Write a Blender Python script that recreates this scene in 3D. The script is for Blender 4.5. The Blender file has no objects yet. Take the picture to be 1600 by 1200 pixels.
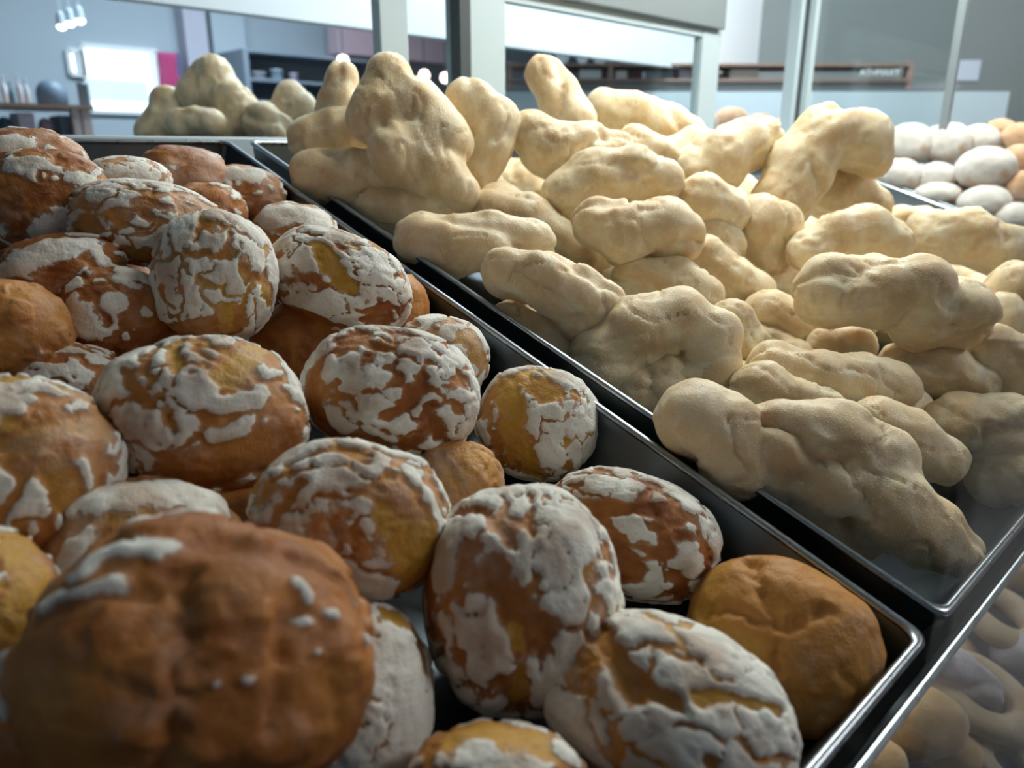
import bpy, bmesh, math, random
import numpy as np
from mathutils import Matrix, Vector

SC = bpy.context.scene
COL = SC.collection

# ------------------------------------------------------------------ frames
# World: X runs along the display case, Y into the case, Z up; the origin is the point
# between the two front trays on their rims.  The trays lean 18 degrees to the customer.
TILT = math.radians(17.986)
CT, ST = math.cos(TILT), math.sin(TILT)
F = 1178.0                                   # focal length in pixels of the 1600 px frame
_w = np.array([1286., 365., F]); _w /= np.linalg.norm(_w)
_d = np.array([-1375., 1040., F]); _d -= _w * (_d @ _w); _d /= np.linalg.norm(_d)
_n = np.cross(_w, _d)
if _n[1] < 0: _n = -_n
TRAY = np.stack([_w, _d, _n])                # camera (right, up, forward) -> tray (W, D, N)
T2W = np.array([[1, 0, 0], [0, CT, -ST], [0, ST, CT]])
C2W = T2W @ TRAY                             # camera -> world
CAM_T = np.array([-0.2955, -0.0133, 0.19])
CAM = T2W @ CAM_T

def tray(w, d, n):
    return T2W @ np.array([w, d, n], float)
def at_z(px, py, z):                         # point seen at a pixel, z metres along the view axis
    return CAM + C2W @ (np.array([(px - 800) / F, (600 - py) / F, 1.0]) * z)
def depth_on_n(px, py, n):                   # view depth where a pixel meets the plane N = n over the trays
    r = TRAY @ np.array([(px - 800) / F, (600 - py) / F, 1.0])
    return (n - CAM_T[2]) / r[2]
def depth_on_w(px, py, w):
    r = C2W @ np.array([(px - 800) / F, (600 - py) / F, 1.0])
    return (w - CAM[0]) / r[0]
def at_y(px, py, y):
    r = C2W @ np.array([(px - 800) / F, (600 - py) / F, 1.0])
    return CAM + r * ((y - CAM[1]) / r[1])

# ------------------------------------------------------------------ camera, world, lights, exposure
cam_data = bpy.data.cameras.new('camera')
cam = bpy.data.objects.new('camera', cam_data); COL.objects.link(cam)
m = np.eye(4); m[:3, 0] = C2W[:, 0]; m[:3, 1] = C2W[:, 1]; m[:3, 2] = -C2W[:, 2]; m[:3, 3] = CAM
cam.matrix_world = Matrix(m.tolist())
cam_data.sensor_width = 36.0; cam_data.lens = 36.0 * F / 1600.0
cam_data.clip_start = 0.005; cam_data.clip_end = 60
cam_data.dof.use_dof = True; cam_data.dof.focus_distance = 0.40; cam_data.dof.aperture_fstop = 9.0
SC.camera = cam

world = bpy.data.worlds.new('World'); SC.world = world; world.use_nodes = True
bg = world.node_tree.nodes['Background']
bg.inputs[0].default_value = (0.80, 0.92, 1.0, 1); bg.inputs[1].default_value = 3.0

def area(name, loc, size, energy, color, rot=(0, 0, 0)):
    l = bpy.data.lights.new(name, 'AREA'); l.shape = 'RECTANGLE'
    l.size, l.size_y = size; l.energy = energy; l.color = color
    o = bpy.data.objects.new(name, l); COL.objects.link(o); o.location = loc; o.rotation_euler = rot
    return o
# the case's own light strip, under its canopy
area('case_strip_light', (0.74, 0.33, 0.552), (1.15, 0.14), 7.0, (0.975, 1.0, 0.925))
area('lower_fill_light', (0.55, 0.20, -0.135), (1.0, 0.08), .75, (1.0, 0.95, 0.90))  # unseen strip added to brighten the lower shelf
# unseen ceiling lamps added for brightness (their fixtures are built with the room)
area('ceiling_fill_light', (1.5, 1.3, 1.43), (1.2, 0.5), 34, (0.76, 0.91, 1.0))
area('ceiling_fill_light', (1.4, 3.2, 1.43), (1.2, 0.5), 42, (0.68, 0.86, 1.0))
area('ceiling_fill_light', (2.6, 0.4, 1.43), (1.2, 0.5), 7, (0.84, 0.95, 1.0))
area('ceiling_fill_light', (1.6, -1.3, 1.43), (1.2, 0.5), 13, (1.0, 0.93, 0.90))

SC.view_settings.view_transform = 'Standard'; SC.view_settings.look = 'None'
SC.view_settings.exposure = 0.12; SC.view_settings.gamma = 1.0
SC.view_settings.use_curve_mapping = False
SC.cycles.use_denoising = True
SC.cycles.max_bounces = 8; SC.cycles.transparent_max_bounces = 12
SC.cycles.sample_clamp_indirect = 4.0

# ------------------------------------------------------------------ numpy noise
def _hash(i, j, k, seed):
    h = (i.astype(np.int64) * 374761393 + j.astype(np.int64) * 668265263 + k.astype(np.int64) * 2147483647 + seed * 1274126177) & 0xFFFFFFFF
    h = ((h ^ (h >> 13)) * 1274126177) & 0xFFFFFFFF
    return ((h ^ (h >> 16)) & 0xFFFF) / 65535.0
def noise(p, s, seed=0):
    p = p * s + 100.37
    i = np.floor(p).astype(np.int64); f = p - i; f = f * f * f * (f * (f * 6 - 15) + 10)
    r = 0
    for a in (0, 1):
        wa = f[:, 0] if a else 1 - f[:, 0]
        for b in (0, 1):
            wb = f[:, 1] if b else 1 - f[:, 1]
            for c in (0, 1):
                wc = f[:, 2] if c else 1 - f[:, 2]
                r = r + wa * wb * wc * _hash(i[:, 0] + a, i[:, 1] + b, i[:, 2] + c, seed)
    return r * 2 - 1
def fbm(p, s, seed=0, o=3):
    r = 0; a = 1; t = 0
    for k in range(o):
        r = r + a * noise(p, s * 2 ** k, seed + k * 17); t += a; a *= .5
    return r / t
def worley(p, s, seed=0):
    p = p * s + 50.0
    i = np.floor(p).astype(np.int64)
    f1 = np.full(len(p), 9.); f2 = np.full(len(p), 9.)
    for a in (-1, 0, 1):
        for b in (-1, 0, 1):
            for c in (-1, 0, 1):
                x, y, z = i[:, 0] + a, i[:, 1] + b, i[:, 2] + c
                q = np.stack([x + _hash(x, y, z, seed), y + _hash(x, y, z, seed + 5), z + _hash(x, y, z, seed + 9)], 1)
                d = np.sqrt(((p - q) ** 2).sum(1))
                f2 = np.minimum(f2, np.maximum(f1, d)); f1 = np.minimum(f1, d)
    return f1, f2
def sstep(a, b, x):
    t = np.clip((x - a) / (b - a), 0, 1); return t * t * (3 - 2 * t)

# ------------------------------------------------------------------ objects
def set_props(o, label=None, cat=None, group=None, kind=None):
    if label: o['label'] = label
    if cat: o['category'] = cat
    if group: o['group'] = group
    if kind: o['kind'] = kind
    return o
def np_mesh(name, v, tri=None, quads=None, smooth=True):
    me = bpy.data.meshes.new(name)
    f = tri if tri is not None else quads
    k = f.shape[1]
    me.vertices.add(len(v)); me.vertices.foreach_set('co', np.asarray(v, np.float32).ravel())
    me.loops.add(f.size); me.loops.foreach_set('vertex_index', f.astype(np.int32).ravel())
    me.polygons.add(len(f))
    me.polygons.foreach_set('loop_start', np.arange(0, f.size, k, dtype=np.int32))
    me.update(calc_edges=True); me.validate()
    if smooth: me.polygons.foreach_set('use_smooth', np.ones(len(f), bool))
    return me
def link(name, me, mat=None, parent=None):
    o = bpy.data.objects.new(name, me); COL.objects.link(o)
    if mat: me.materials.clear(); me.materials.append(mat)
    if parent: o.parent = parent
    return o
def empty(name, loc=(0, 0, 0), rot=(0, 0, 0)):
    o = bpy.data.objects.new(name, None); COL.objects.link(o); o.location = loc; o.rotation_euler = rot
    o.empty_display_size = 0.02
    return o
def bm_obj(name, bm, mat, parent=None, smooth=False):
    me = bpy.data.meshes.new(name); bmesh.ops.recalc_face_normals(bm, faces=bm.faces); bm.to_mesh(me); bm.free()
    if smooth:
        me.polygons.foreach_set('use_smooth', np.ones(len(me.polygons), bool))
    return link(name, me, mat, parent)
def add_box(bm, x0, x1, y0, y1, z0, z1, bevel=0.0, rot=None, off=(0, 0, 0)):
    r = bmesh.ops.create_cube(bm, size=1)
    vs = r['verts']
    for v in vs:
        v.co = Vector(((x0 + x1) / 2 + v.co.x * (x1 - x0), (y0 + y1) / 2 + v.co.y * (y1 - y0), (z0 + z1) / 2 + v.co.z * (z1 - z0)))
    if bevel:
        es = list({e for v in vs for e in v.link_edges})
        bmesh.ops.bevel(bm, geom=es, offset=bevel, segments=2, affect='EDGES', profile=.5)
def box(name, x0, x1, y0, y1, z0, z1, mat, parent=None, bevel=0.0):
    bm = bmesh.new(); add_box(bm, x0, x1, y0, y1, z0, z1, bevel)
    return bm_obj(name, bm, mat, parent)
def lathe(bm, prof, c=(0, 0, 0), seg=24):
    rings = []
    for r, z in prof:
        rings.append([bm.verts.new((c[0] + r * math.cos(2 * math.pi * k / seg), c[1] + r * math.sin(2 * math.pi * k / seg), c[2] + z)) for k in range(seg)])
    for a, b in zip(rings, rings[1:]):
        for k in range(seg):
            bm.faces.new((a[k], a[(k + 1) % seg], b[(k + 1) % seg], b[k]))
    bm.faces.new(rings[0][::-1]); bm.faces.new(rings[-1])

# ------------------------------------------------------------------ materials
def mat(name, color=(.5, .5, .5), rough=.5, metal=0.0, **kw):
    ma = bpy.data.materials.new(name); ma.use_nodes = True
    b = ma.node_tree.nodes['Principled BSDF']
    b.inputs['Base Color'].default_value = (*color, 1); b.inputs['Roughness'].default_value = rough; b.inputs['Metallic'].default_value = metal
    for k, v in kw.items():
        b.inputs[k].default_value = v
    return ma
class NT:
    def __init__(s, ma): s.t = ma.node_tree; s.b = s.t.nodes['Principled BSDF']
    def n(s, typ, **kw):
        nd = s.t.nodes.new(typ)
        for k, v in kw.items():
            if k.startswith('i_'):
                key = k[2:]; nd.inputs[int(key) if key.isdigit() else key].default_value = v
            else: setattr(nd, k, v)
        return nd
    def l(s, a, b): s.t.links.new(a, b)
    def noise(s, vec, scale, detail=3, rough=.55):
        x = s.n('ShaderNodeTexNoise'); x.inputs['Scale'].default_value = scale; x.inputs['Detail'].default_value = detail; x.inputs['Roughness'].default_value = rough
        s.l(vec, x.inputs['Vector']); return x.outputs['Fac']
    def math(s, op, a, b=None, c=None, clamp=False):
        x = s.n('ShaderNodeMath', operation=op, use_clamp=clamp)
        for i, v in enumerate((a, b, c)):
            if v is None: continue
            if isinstance(v, (int, float)): x.inputs[i].default_value = v
            else: s.l(v, x.inputs[i])
        return x.outputs[0]
    def ramp(s, x, a, b):
        r = s.n('ShaderNodeMapRange', interpolation_type='SMOOTHSTEP'); r.inputs['From Min'].default_value = a; r.inputs['From Max'].default_value = b
        s.l(x, r.inputs['Value']); return r.outputs[0]
    def mix(s, f, a, b):
        x = s.n('ShaderNodeMix', data_type='RGBA')
        if isinstance(f, (int, float)): x.inputs[0].default_value = f
        else: s.l(f, x.inputs[0])
        for sock, v in ((x.inputs[6], a), (x.inputs[7], b)):
            if isinstance(v, tuple): sock.default_value = (*v, 1)
            else: s.l(v, sock)
        return x.outputs[2]
    def attr(s, name):
        a = s.n('ShaderNodeAttribute'); a.attribute_name = name; return a
    def bump(s, h, strength, dist, normal=None):
        b = s.n('ShaderNodeBump'); b.inputs['Strength'].default_value = strength; b.inputs['Distance'].default_value = dist
        s.l(h, b.inputs['Height'])
        if normal: s.l(normal, b.inputs['Normal'])
        return b.outputs[0]

def bun_material():
    ma = mat('floured_crust', rough=.72); t = NT(ma)
    co = t.n('ShaderNodeTexCoord').outputs['Object']
    a = t.n('ShaderNodeSeparateColor'); t.l(t.attr('crust').outputs['Color'], a.inputs[0])
    fl, dust, yel = a.outputs[0], a.outputs[1], a.outputs[2]
    bake = t.attr('bake').outputs['Fac']
    n1 = t.noise(co, 45, 4); n2 = t.noise(co, 170, 4, .65); n3 = t.noise(co, 700, 3, .7); n4 = t.noise(co, 22, 3)
    # crumb: brown ridges to orange, yellow where it split open
    c = t.mix(t.ramp(n1, .32, .68), (.26, .075, .017), (.51, .195, .043))
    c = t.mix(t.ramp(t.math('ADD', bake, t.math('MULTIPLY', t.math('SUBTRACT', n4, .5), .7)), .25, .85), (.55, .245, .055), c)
    c = t.mix(t.math('MULTIPLY', t.ramp(t.math('ADD', yel, t.math('MULTIPLY', t.math('SUBTRACT', n2, .5), .45)), .35, .8), .9), c, (.60, .335, .05))
    # thin dust of flour: pinkish grey on the crust
    df = t.math('ADD', dust, t.math('ADD', t.math('MULTIPLY', t.math('SUBTRACT', n2, .5), .9), t.math('MULTIPLY', t.math('SUBTRACT', n1, .5), .9)))
    c = t.mix(t.math('MULTIPLY', t.ramp(df, .25, .95), .66), c, (.58, .43, .35))
    # thick plates of flour with ragged edges
    e = t.math('ADD', fl, t.math('ADD', t.math('MULTIPLY', t.math('SUBTRACT', n2, .5), .85), t.math('MULTIPLY', t.math('SUBTRACT', n3, .5), .5)))
    plate = t.ramp(e, .40, .56)
    fc = t.mix(t.ramp(t.math('ADD', t.math('MULTIPLY', n1, .6), t.math('MULTIPLY', n4, .7)), .46, .70), (.62, .515, .42), (.88, .87, .80))
    fc = t.mix(t.ramp(n3, .60, .76), fc, (.50, .43, .36))
    c = t.mix(t.math('MULTIPLY', t.ramp(e, .12, .55), .55), c, (.62, .49, .40))   # powder fading out round the plates
    c = t.mix(plate, c, fc)
    t.l(c, t.b.inputs['Base Color'])
    t.l(t.mix(plate, (.5, .5, .5), (.93, .93, .93)), t.b.inputs['Roughness'])
    t.b.inputs['Specular IOR Level'].default_value = .35
    h = t.math('ADD', t.math('MULTIPLY', plate, .7), t.math('ADD', t.math('MULTIPLY', n2, .9), t.math('MULTIPLY', n3, .35)))
    t.l(t.bump(h, .75, .0012), t.b.inputs['Normal'])
    return ma
def dough_material():
    ma = mat('sugared_fried_dough', rough=.48); t = NT(ma)
    co = t.n('ShaderNodeTexCoord').outputs['Object']
    cv = t.attr('fold').outputs['Fac']
    n1 = t.noise(co, 30, 4); n2 = t.noise(co, 120, 4, .6); n3 = t.noise(co, 900, 2, .7)
    v = t.n('ShaderNodeTexVoronoi'); v.inputs['Scale'].default_value = 520; t.l(co, v.inputs['Vector'])
    c = t.mix(t.ramp(n1, .34, .66), (.74, .565, .335), (.87, .74, .505))
    c = t.mix(t.math('MULTIPLY', t.ramp(t.math('ADD', n2, t.math('MULTIPLY', n1, .5)), .70, .98), .55), c, (.90, .82, .64))
    c = t.mix(t.math('MULTIPLY', t.ramp(t.math('ADD', cv, t.math('MULTIPLY', t.math('SUBTRACT', n1, .5), .8)), .40, 1.0), .75), c, (.60, .35, .125))  # folds more golden: fried colour, plus bounced light put into the colour
    sug = t.ramp(v.outputs['Distance'], .30, .12)
    c = t.mix(t.math('MULTIPLY', sug, .42), c, (.93, .90, .82))
    t.l(c, t.b.inputs['Base Color'])
    t.b.inputs['Subsurface Weight'].default_value = .45
    t.b.inputs['Subsurface Radius'].default_value = (.9, .55, .25)
    t.b.inputs['Subsurface Scale'].default_value = .011
    t.b.inputs['Specular IOR Level'].default_value = .4
    h = t.math('ADD', t.math('MULTIPLY', n2, 1.0), t.math('ADD', t.math('MULTIPLY', n3, .4), t.math('MULTIPLY', sug, .45)))
    t.l(t.bump(h, .6, .0011), t.b.inputs['Normal'])
    return ma
def pale_material(name, c0, c1, spots, fine=.5):
    ma = mat(name, rough=.8); t = NT(ma)
    co = t.n('ShaderNodeTexCoord').outputs['Object']
    n1 = t.noise(co, 28, 4); n2 = t.noise(co, 260, 3, .65); n4 = t.noise(co, 14, 3)
    c = t.mix(t.ramp(n1, .35, .65), c0, c1)
    c = t.mix(t.math('MULTIPLY', t.ramp(n4, .55, .66), .85), c, spots)
    t.l(c, t.b.inputs['Base Color'])
    t.l(t.bump(t.math('ADD', n1, n2), fine, .0015), t.b.inputs['Normal'])
    return ma
def steel(name, color, rough, scratch=.25):
    ma = mat(name, color, rough, 1.0); t = NT(ma)
    co = t.n('ShaderNodeTexCoord').outputs['Object']
    mp = t.n('ShaderNodeMapping'); mp.inputs['Scale'].default_value = (3, 1, 1); t.l(co, mp.inputs[0])
    n = t.noise(mp.outputs[0], 60, 5, .6); n2 = t.noise(co, 9, 3)
    t.l(t.math('ADD', rough - scratch / 2, t.math('MULTIPLY', t.math('MULTIPLY', t.math('ADD', n, n2), .5), scratch)), t.b.inputs['Roughness'])
    t.l(t.mix(n2, tuple(c * .7 for c in color), tuple(min(1, c * 1.15) for c in color)), t.b.inputs['Base Color'])
    return ma
def painted(name, color, rough=.6, var=.12, scale=3.0):
    ma = mat(name, color, rough); t = NT(ma)
    co = t.n('ShaderNodeTexCoord').outputs['Object']
    n = t.noise(co, scale, 4)
    t.l(t.mix(n, tuple(c * (1 - var) for c in color), tuple(min(1, c * (1 + var)) for c in color)), t.b.inputs['Base Color'])
    return ma
def glass_material(name, tint, refl=.1):
    ma = bpy.data.materials.new(name); ma.use_nodes = True; t = ma.node_tree; t.nodes.clear()
    out = t.nodes.new('ShaderNodeOutputMaterial'); mx = t.nodes.new('ShaderNodeMixShader')
    tr = t.nodes.new('ShaderNodeBsdfTransparent'); tr.inputs[0].default_value = (*tint, 1)
    gl = t.nodes.new('ShaderNodeBsdfGlossy'); gl.inputs['Roughness'].default_value = .01
    lw = t.nodes.new('ShaderNodeLayerWeight'); lw.inputs[0].default_value = .5      # facing = 1 - cos
    pw = t.nodes.new('ShaderNodeMath'); pw.operation = 'POWER'; pw.inputs[1].default_value = 5
    ad = t.nodes.new('ShaderNodeMath'); ad.operation = 'MULTIPLY_ADD'; ad.inputs[1].default_value = .28; ad.inputs[2].default_value = .04
    t.links.new(lw.outputs['Facing'], pw.inputs[0]); t.links.new(pw.outputs[0], ad.inputs[0]); t.links.new(ad.outputs[0], mx.inputs[0])
    t.links.new(tr.outputs[0], mx.inputs[1]); t.links.new(gl.outputs[0], mx.inputs[2])
    t.links.new(mx.outputs[0], out.inputs[0])
    return ma
def emissive(name, color, strength):
    ma = mat(name, color, .5); b = ma.node_tree.nodes['Principled BSDF']
    b.inputs['Emission Color'].default_value = (*color, 1); b.inputs['Emission Strength'].default_value = strength
    return ma

M_BUN = bun_material(); M_DOUGH = dough_material()
M_WHITE_BUN = pale_material('sugar_coated_crust', (.52, .50, .46), (.64, .62, .59), (.42, .25, .14))
M_TAN_BUN = pale_material('tan_crust', (.50, .30, .17), (.62, .42, .28), (.70, .60, .52))
M_RING = pale_material('pale_biscuit', (.40, .32, .21), (.50, .43, .32), (.36, .25, .14))
M_ROLL = pale_material('pale_roll_crust', (.44, .30, .15), (.54, .41, .24), (.56, .47, .35))
M_ICED = pale_material('white_iced_biscuit', (.46, .44, .48), (.56, .54, .59), (.50, .46, .46))
M_TRAY = steel('dark_steel', (.145, .18, .21), .42)
M_RIM = steel('bright_steel', (.38, .42, .46), .28, .12)
M_GREY_TRAY = steel('grey_steel', (.34, .40, .46), .42)
M_SHELF = painted('dark_shelf_board', (.03, .03, .035), .55)
M_ALU = painted('pale_aluminium', (.50, .60, .65), .38, .06)
M_ALU_DARK = painted('grey_aluminium', (.22, .26, .28), .4, .06)
M_GASKET = painted('dark_gasket', (.06, .075, .085), .6)
M_GLASS = glass_material('clear_glass', (.93, .95, .95))
M_PANE = glass_material('front_glass', (.96, .97, .97))

# ------------------------------------------------------------------ shapes of bread
_ico = {}
def ico(level):
    if level not in _ico:
        bm = bmesh.new(); bmesh.ops.create_icosphere(bm, subdivisions=level, radius=1)
        v = np.array([x.co[:] for x in bm.verts]); f = np.array([[x.index for x in p.verts] for p in bm.faces]); bm.free()
        _ico[level] = (v / np.linalg.norm(v, axis=1)[:, None], f)
    return _ico[level]
def sphere_polyline_distance(p, pts):
    d = np.full(len(p), 9.)
    pts = [np.array(q) for q in pts]
    if len(pts) == 1: pts = pts * 2
    for a, b in zip(pts, pts[1:]):
        ab = b - a; L = max(ab @ ab, 1e-9)
        t = np.clip(((p - a) @ ab) / L, 0, 1)
        d = np.minimum(d, np.linalg.norm(p - (a + t[:, None] * ab), axis=1))
    return d
def view_frame(px, py, roll):
    """right, up and towards-the-viewer axes of a bun: the side it turns to the customer."""
    z = C2W @ np.array([(px - 800) / F, (600 - py) / F, 1.0]); z /= -np.linalg.norm(z)
    x = C2W[:, 0] - z * (C2W[:, 0] @ z); x /= np.linalg.norm(x)
    y = np.cross(z, x); a = math.radians(roll)
    return np.stack([x * math.cos(a) + y * math.sin(a), -x * math.sin(a) + y * math.cos(a), z], 1)

def make_bun(label, cat, px, py, rx, ry, roll, n, seed, cover=.75, dust=.5, yellow=.3, bake=.5, bare=(), flour=(), grooves=(), knobs=(),
             level=5, group='cracked floured buns heaped in one steel tray', name='floured_bun', squash=1.0):
    z = depth_on_n(px, py, n)
    c = at_z(px, py, z); k = z / F
    R = view_frame(px, py, roll)                       # local columns
    dirs, faces = ico(level)
    a, b = rx * k, ry * k; dz = .5 * (a + b) * .92 * squash
    ca, sa = math.cos(math.radians(roll)), math.sin(math.radians(roll))
    def loc(q):                                        # a spot on the bun's visible face, from its offsets
        x, y = (q[0] - px), (py - q[1])
        u, v = (x * ca + y * sa) / rx, (-x * sa + y * ca) / ry
        r2 = min(u * u + v * v, .97)
        s = math.sqrt(r2 / max(u * u + v * v, 1e-9)) if u * u + v * v > .97 else 1
        return np.array([u * s, v * s, math.sqrt(1 - r2)])
    p = dirs
    rs = np.random.RandomState(seed)
    w = np.stack([fbm(p, 2.6, seed + i * 31, 3) for i in range(3)], 1)
    q = p + .34 * w
    f1, f2 = worley(q, 1.55, seed); e1 = f2 - f1
    g1, g2 = worley(p + .2 * w, 4.2, seed + 3); e2 = g2 - g1
    low = fbm(p, 1.3, seed + 71, 2)
    # big cracks between plates of flour, finer cracks inside them
    wid = (1 - cover) * .40 + .13 * low + .05 * fbm(p, 5, seed + 13, 2) - .01
    F1 = sstep(wid, wid + .10, e1)
    F2 = sstep(.0, .07, e2 + .12 * fbm(p, 3, seed + 5, 2) + .02)
    fl = F1 * (.56 + .44 * F2)
    patch = sstep(-.75 + (1 - cover) * 1.15, -.35 + (1 - cover) * 1.15, fbm(p, 1.9, seed + 41, 3))
    fl = fl * patch
    groove = (1 - F1) * .55
    yel = yellow * sstep(-.1, .5, fbm(p, 1.5, seed + 99, 2)) + .25 * sstep(.10, .0, e1) * yellow
    wob = .5 * w[:, 0] + .5 * w[:, 1] + .6 * fbm(p, 6.5, seed + 77, 3)
    pw = p + .085 * np.stack([fbm(p, 4.2, seed + 91 + i * 13, 2) for i in range(3)], 1) + .03 * np.stack([noise(p, 12, seed + 191 + i * 13) for i in range(3)], 1)
    for pts, width, dpt, yl in bare:
        d = sphere_polyline_distance(pw, [loc(t) for t in pts]) + min(.12, width * .65) * wob
        s = sstep(width * 1.22, width * .62, d)
        fl = fl * (1 - s); groove = np.maximum(groove, s * dpt); yel = np.maximum(yel * (1 - s * .8), s * yl)
    for pts, width in flour:
        d = sphere_polyline_distance(p if len(pts) == 1 else pw, [loc(t) for t in pts]) + (min(.22, width * .9) * wob if len(pts) > 1 else .3 * width * wob - .3 * width)
        s = sstep(width * 1.5, width * .45, d)
        fl = np.maximum(fl, s); groove = groove * (1 - s)
    crease = np.zeros(len(p))
    for pts, width, dpt in grooves:
        d = sphere_polyline_distance(pw, [loc(t) for t in pts]) + .03 * wob
        crease = np.maximum(crease, dpt * np.exp(-(d / width) ** 2))
    bulge = np.zeros(len(p))
    for q0, width, h in knobs:
        d = np.linalg.norm(p - loc(q0), axis=1); bulge += h * np.exp(-(d / width) ** 2)
    r = 1 + .060 * fbm(p, 1.7, seed + 7, 2) + .022 * fbm(p, 4.5, seed + 8, 2) + .008 * fbm(p, 13, seed + 9, 2)
    r = r + .016 * fl - .066 * groove - .018 * (1 - F2) * F1 - crease + bulge + .012 * np.abs(fbm(p, 7, seed + 61, 2))
    # flattish sides
    sup = (np.abs(p) ** 2.35).sum(1) ** (-1 / 2.35); r = r * (sup * .75 + .25)
    P = (p * r[:, None]) * np.array([a, b, dz])
    P = P @ R.T
    du = dust * (.6 + .5 * low) + .2 * fl
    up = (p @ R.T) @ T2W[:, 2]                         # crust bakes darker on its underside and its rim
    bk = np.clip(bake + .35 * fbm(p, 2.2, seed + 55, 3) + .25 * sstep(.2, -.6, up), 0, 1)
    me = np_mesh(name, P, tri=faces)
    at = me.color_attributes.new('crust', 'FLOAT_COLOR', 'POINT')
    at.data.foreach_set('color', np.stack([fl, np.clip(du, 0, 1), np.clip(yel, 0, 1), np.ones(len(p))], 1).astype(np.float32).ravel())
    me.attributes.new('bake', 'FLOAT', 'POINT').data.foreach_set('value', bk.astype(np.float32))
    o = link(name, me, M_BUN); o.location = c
    return set_props(o, label, cat, group)

def blob(name, P, material, voxel=.0026, seed=0, smooth=6, lump=.0021, twist=.27, group=None, label=None, cat=None):
    """One piece of dough: puffed strands (centres and radii) grown together into one skin."""
    P = np.array(P); dirs, faces = ico(3)
    seq = [P[0]]
    for a, b in zip(P, P[1:]):
        L = np.linalg.norm(b[:3] - a[:3]); k = max(1, int(L / (.42 * min(a[3], b[3]))))
        for i in range(1, k + 1):
            t = i / k; s = a * (1 - t) + b * t
            s[3] *= 1 - .06 * math.sin(math.pi * t)           # waist between two puffs
            seq.append(s)
    org = P[:, :3].mean(0)
    V, T = [], []
    for i, s in enumerate(seq):
        V.append(dirs * s[3] + (s[:3] - org)); T.append(faces + i * len(dirs))
    me = np_mesh(name, np.concatenate(V), tri=np.concatenate(T))
    o = link(name, me, material)
    md = o.modifiers.new('skin', 'REMESH'); md.mode = 'VOXEL'; md.voxel_size = voxel; md.use_smooth_shade = True
    sm = o.modifiers.new('soft', 'SMOOTH'); sm.factor = .5; sm.iterations = smooth
    dg = bpy.context.evaluated_depsgraph_get()
    ev = o.evaluated_get(dg); me2 = bpy.data.meshes.new_from_object(ev)
    o.modifiers.clear(); o.data = me2; bpy.data.meshes.remove(me)
    n = len(me2.vertices); v = np.empty(n * 3, np.float32); me2.vertices.foreach_get('co', v); v = v.reshape(-1, 3).astype(float)
    nm = np.empty(n * 3, np.float32); me2.vertex_normals.foreach_get('vector', nm); nm = nm.reshape(-1, 3)
    ed = np.empty(len(me2.edges) * 2, np.int32); me2.edges.foreach_get('vertices', ed); ed = ed.reshape(-1, 2)
    def lap(x):
        s = np.zeros_like(x); c = np.zeros(n)
        np.add.at(s, ed[:, 0], x[ed[:, 1]]); np.add.at(s, ed[:, 1], x[ed[:, 0]])
        np.add.at(c, ed[:, 0], 1); np.add.at(c, ed[:, 1], 1)
        return s / np.maximum(c, 1).reshape(-1, *([1] * (x.ndim - 1)))
    sv = v
    for _ in range(10): sv = lap(sv)
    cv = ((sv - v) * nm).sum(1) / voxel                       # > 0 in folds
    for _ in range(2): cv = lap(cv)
    q = v + np.array([seed * .37, seed * .91, -seed * .53])
    ax = P[-1, :3] - P[0, :3]; ax = ax / (np.linalg.norm(ax) + 1e-9)
    st = q - .6 * (q @ ax)[:, None] * ax                      # wrinkles follow the strand
    f1, _f = worley(q, 75, seed)
    d = lump * .95 * fbm(q, 42, seed, 3) + lump * .55 * fbm(st, 110, seed + 3, 2) + lump * .55 * sstep(.42, .1, f1) * sstep(-.1, .4, fbm(q, 30, seed + 8, 2))
    # a dough strand is two ropes wound round each other: a sharp seam runs along it in a slow spiral
    c0 = P[:, :3] - org; best = np.full(n, 9.); tt = np.zeros(n); off = np.zeros((n, 3)); rad = np.full(n, .02); acc = 0.
    for a, b, ra in zip(c0, c0[1:], P[:, 3]):
        ab = b - a; L = np.linalg.norm(ab) + 1e-9
        t = np.clip(((v - a) @ ab) / L ** 2, 0, 1); o_ = v - (a + t[:, None] * ab); dd = np.linalg.norm(o_, axis=1)
        s_ = dd < best; best[s_] = dd[s_]; tt[s_] = acc + t[s_] * L; off[s_] = o_[s_]; rad[s_] = ra; acc += L
    e1 = np.cross(ax, T2W[:, 2]); e1 /= np.linalg.norm(e1) + 1e-9; e2 = np.cross(ax, e1)
    rs_ = np.random.RandomState(seed * 3 + 1); kk = rs_.choice([-1, 1]) * rs_.uniform(14, 34); ph = rs_.uniform(0, 6.28)
    phi = np.arctan2(off @ e2, off @ e1) + kk * tt + ph + .55 * fbm(q, 28, seed + 4, 2)
    cs = np.abs(np.cos(phi)); am = twist * (.55 + .45 * np.clip(fbm(q, 16, seed + 6, 2) * 2.2, -1, 1))
    seam = am * rad * (sstep(0, .55, cs) - .8)
    d += seam; fold_seam = np.clip(am / .20, 0, 1) * sstep(.28, .0, cs)
    d += rad * .10 * fbm(q, 24, seed + 31, 2)
    rid = np.abs(fbm(st, 60, seed + 21, 2)); d -= lump * .9 * sstep(.06, .0, rid)
    v = v + nm * d[:, None]
    me2.vertices.foreach_set('co', v.astype(np.float32).ravel()); me2.update()
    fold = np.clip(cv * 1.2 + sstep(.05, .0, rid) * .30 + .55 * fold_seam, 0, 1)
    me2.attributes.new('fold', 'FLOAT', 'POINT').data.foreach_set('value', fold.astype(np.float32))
    o.location = org
    me2.name = name
    return set_props(o, label, cat, group)

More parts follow.
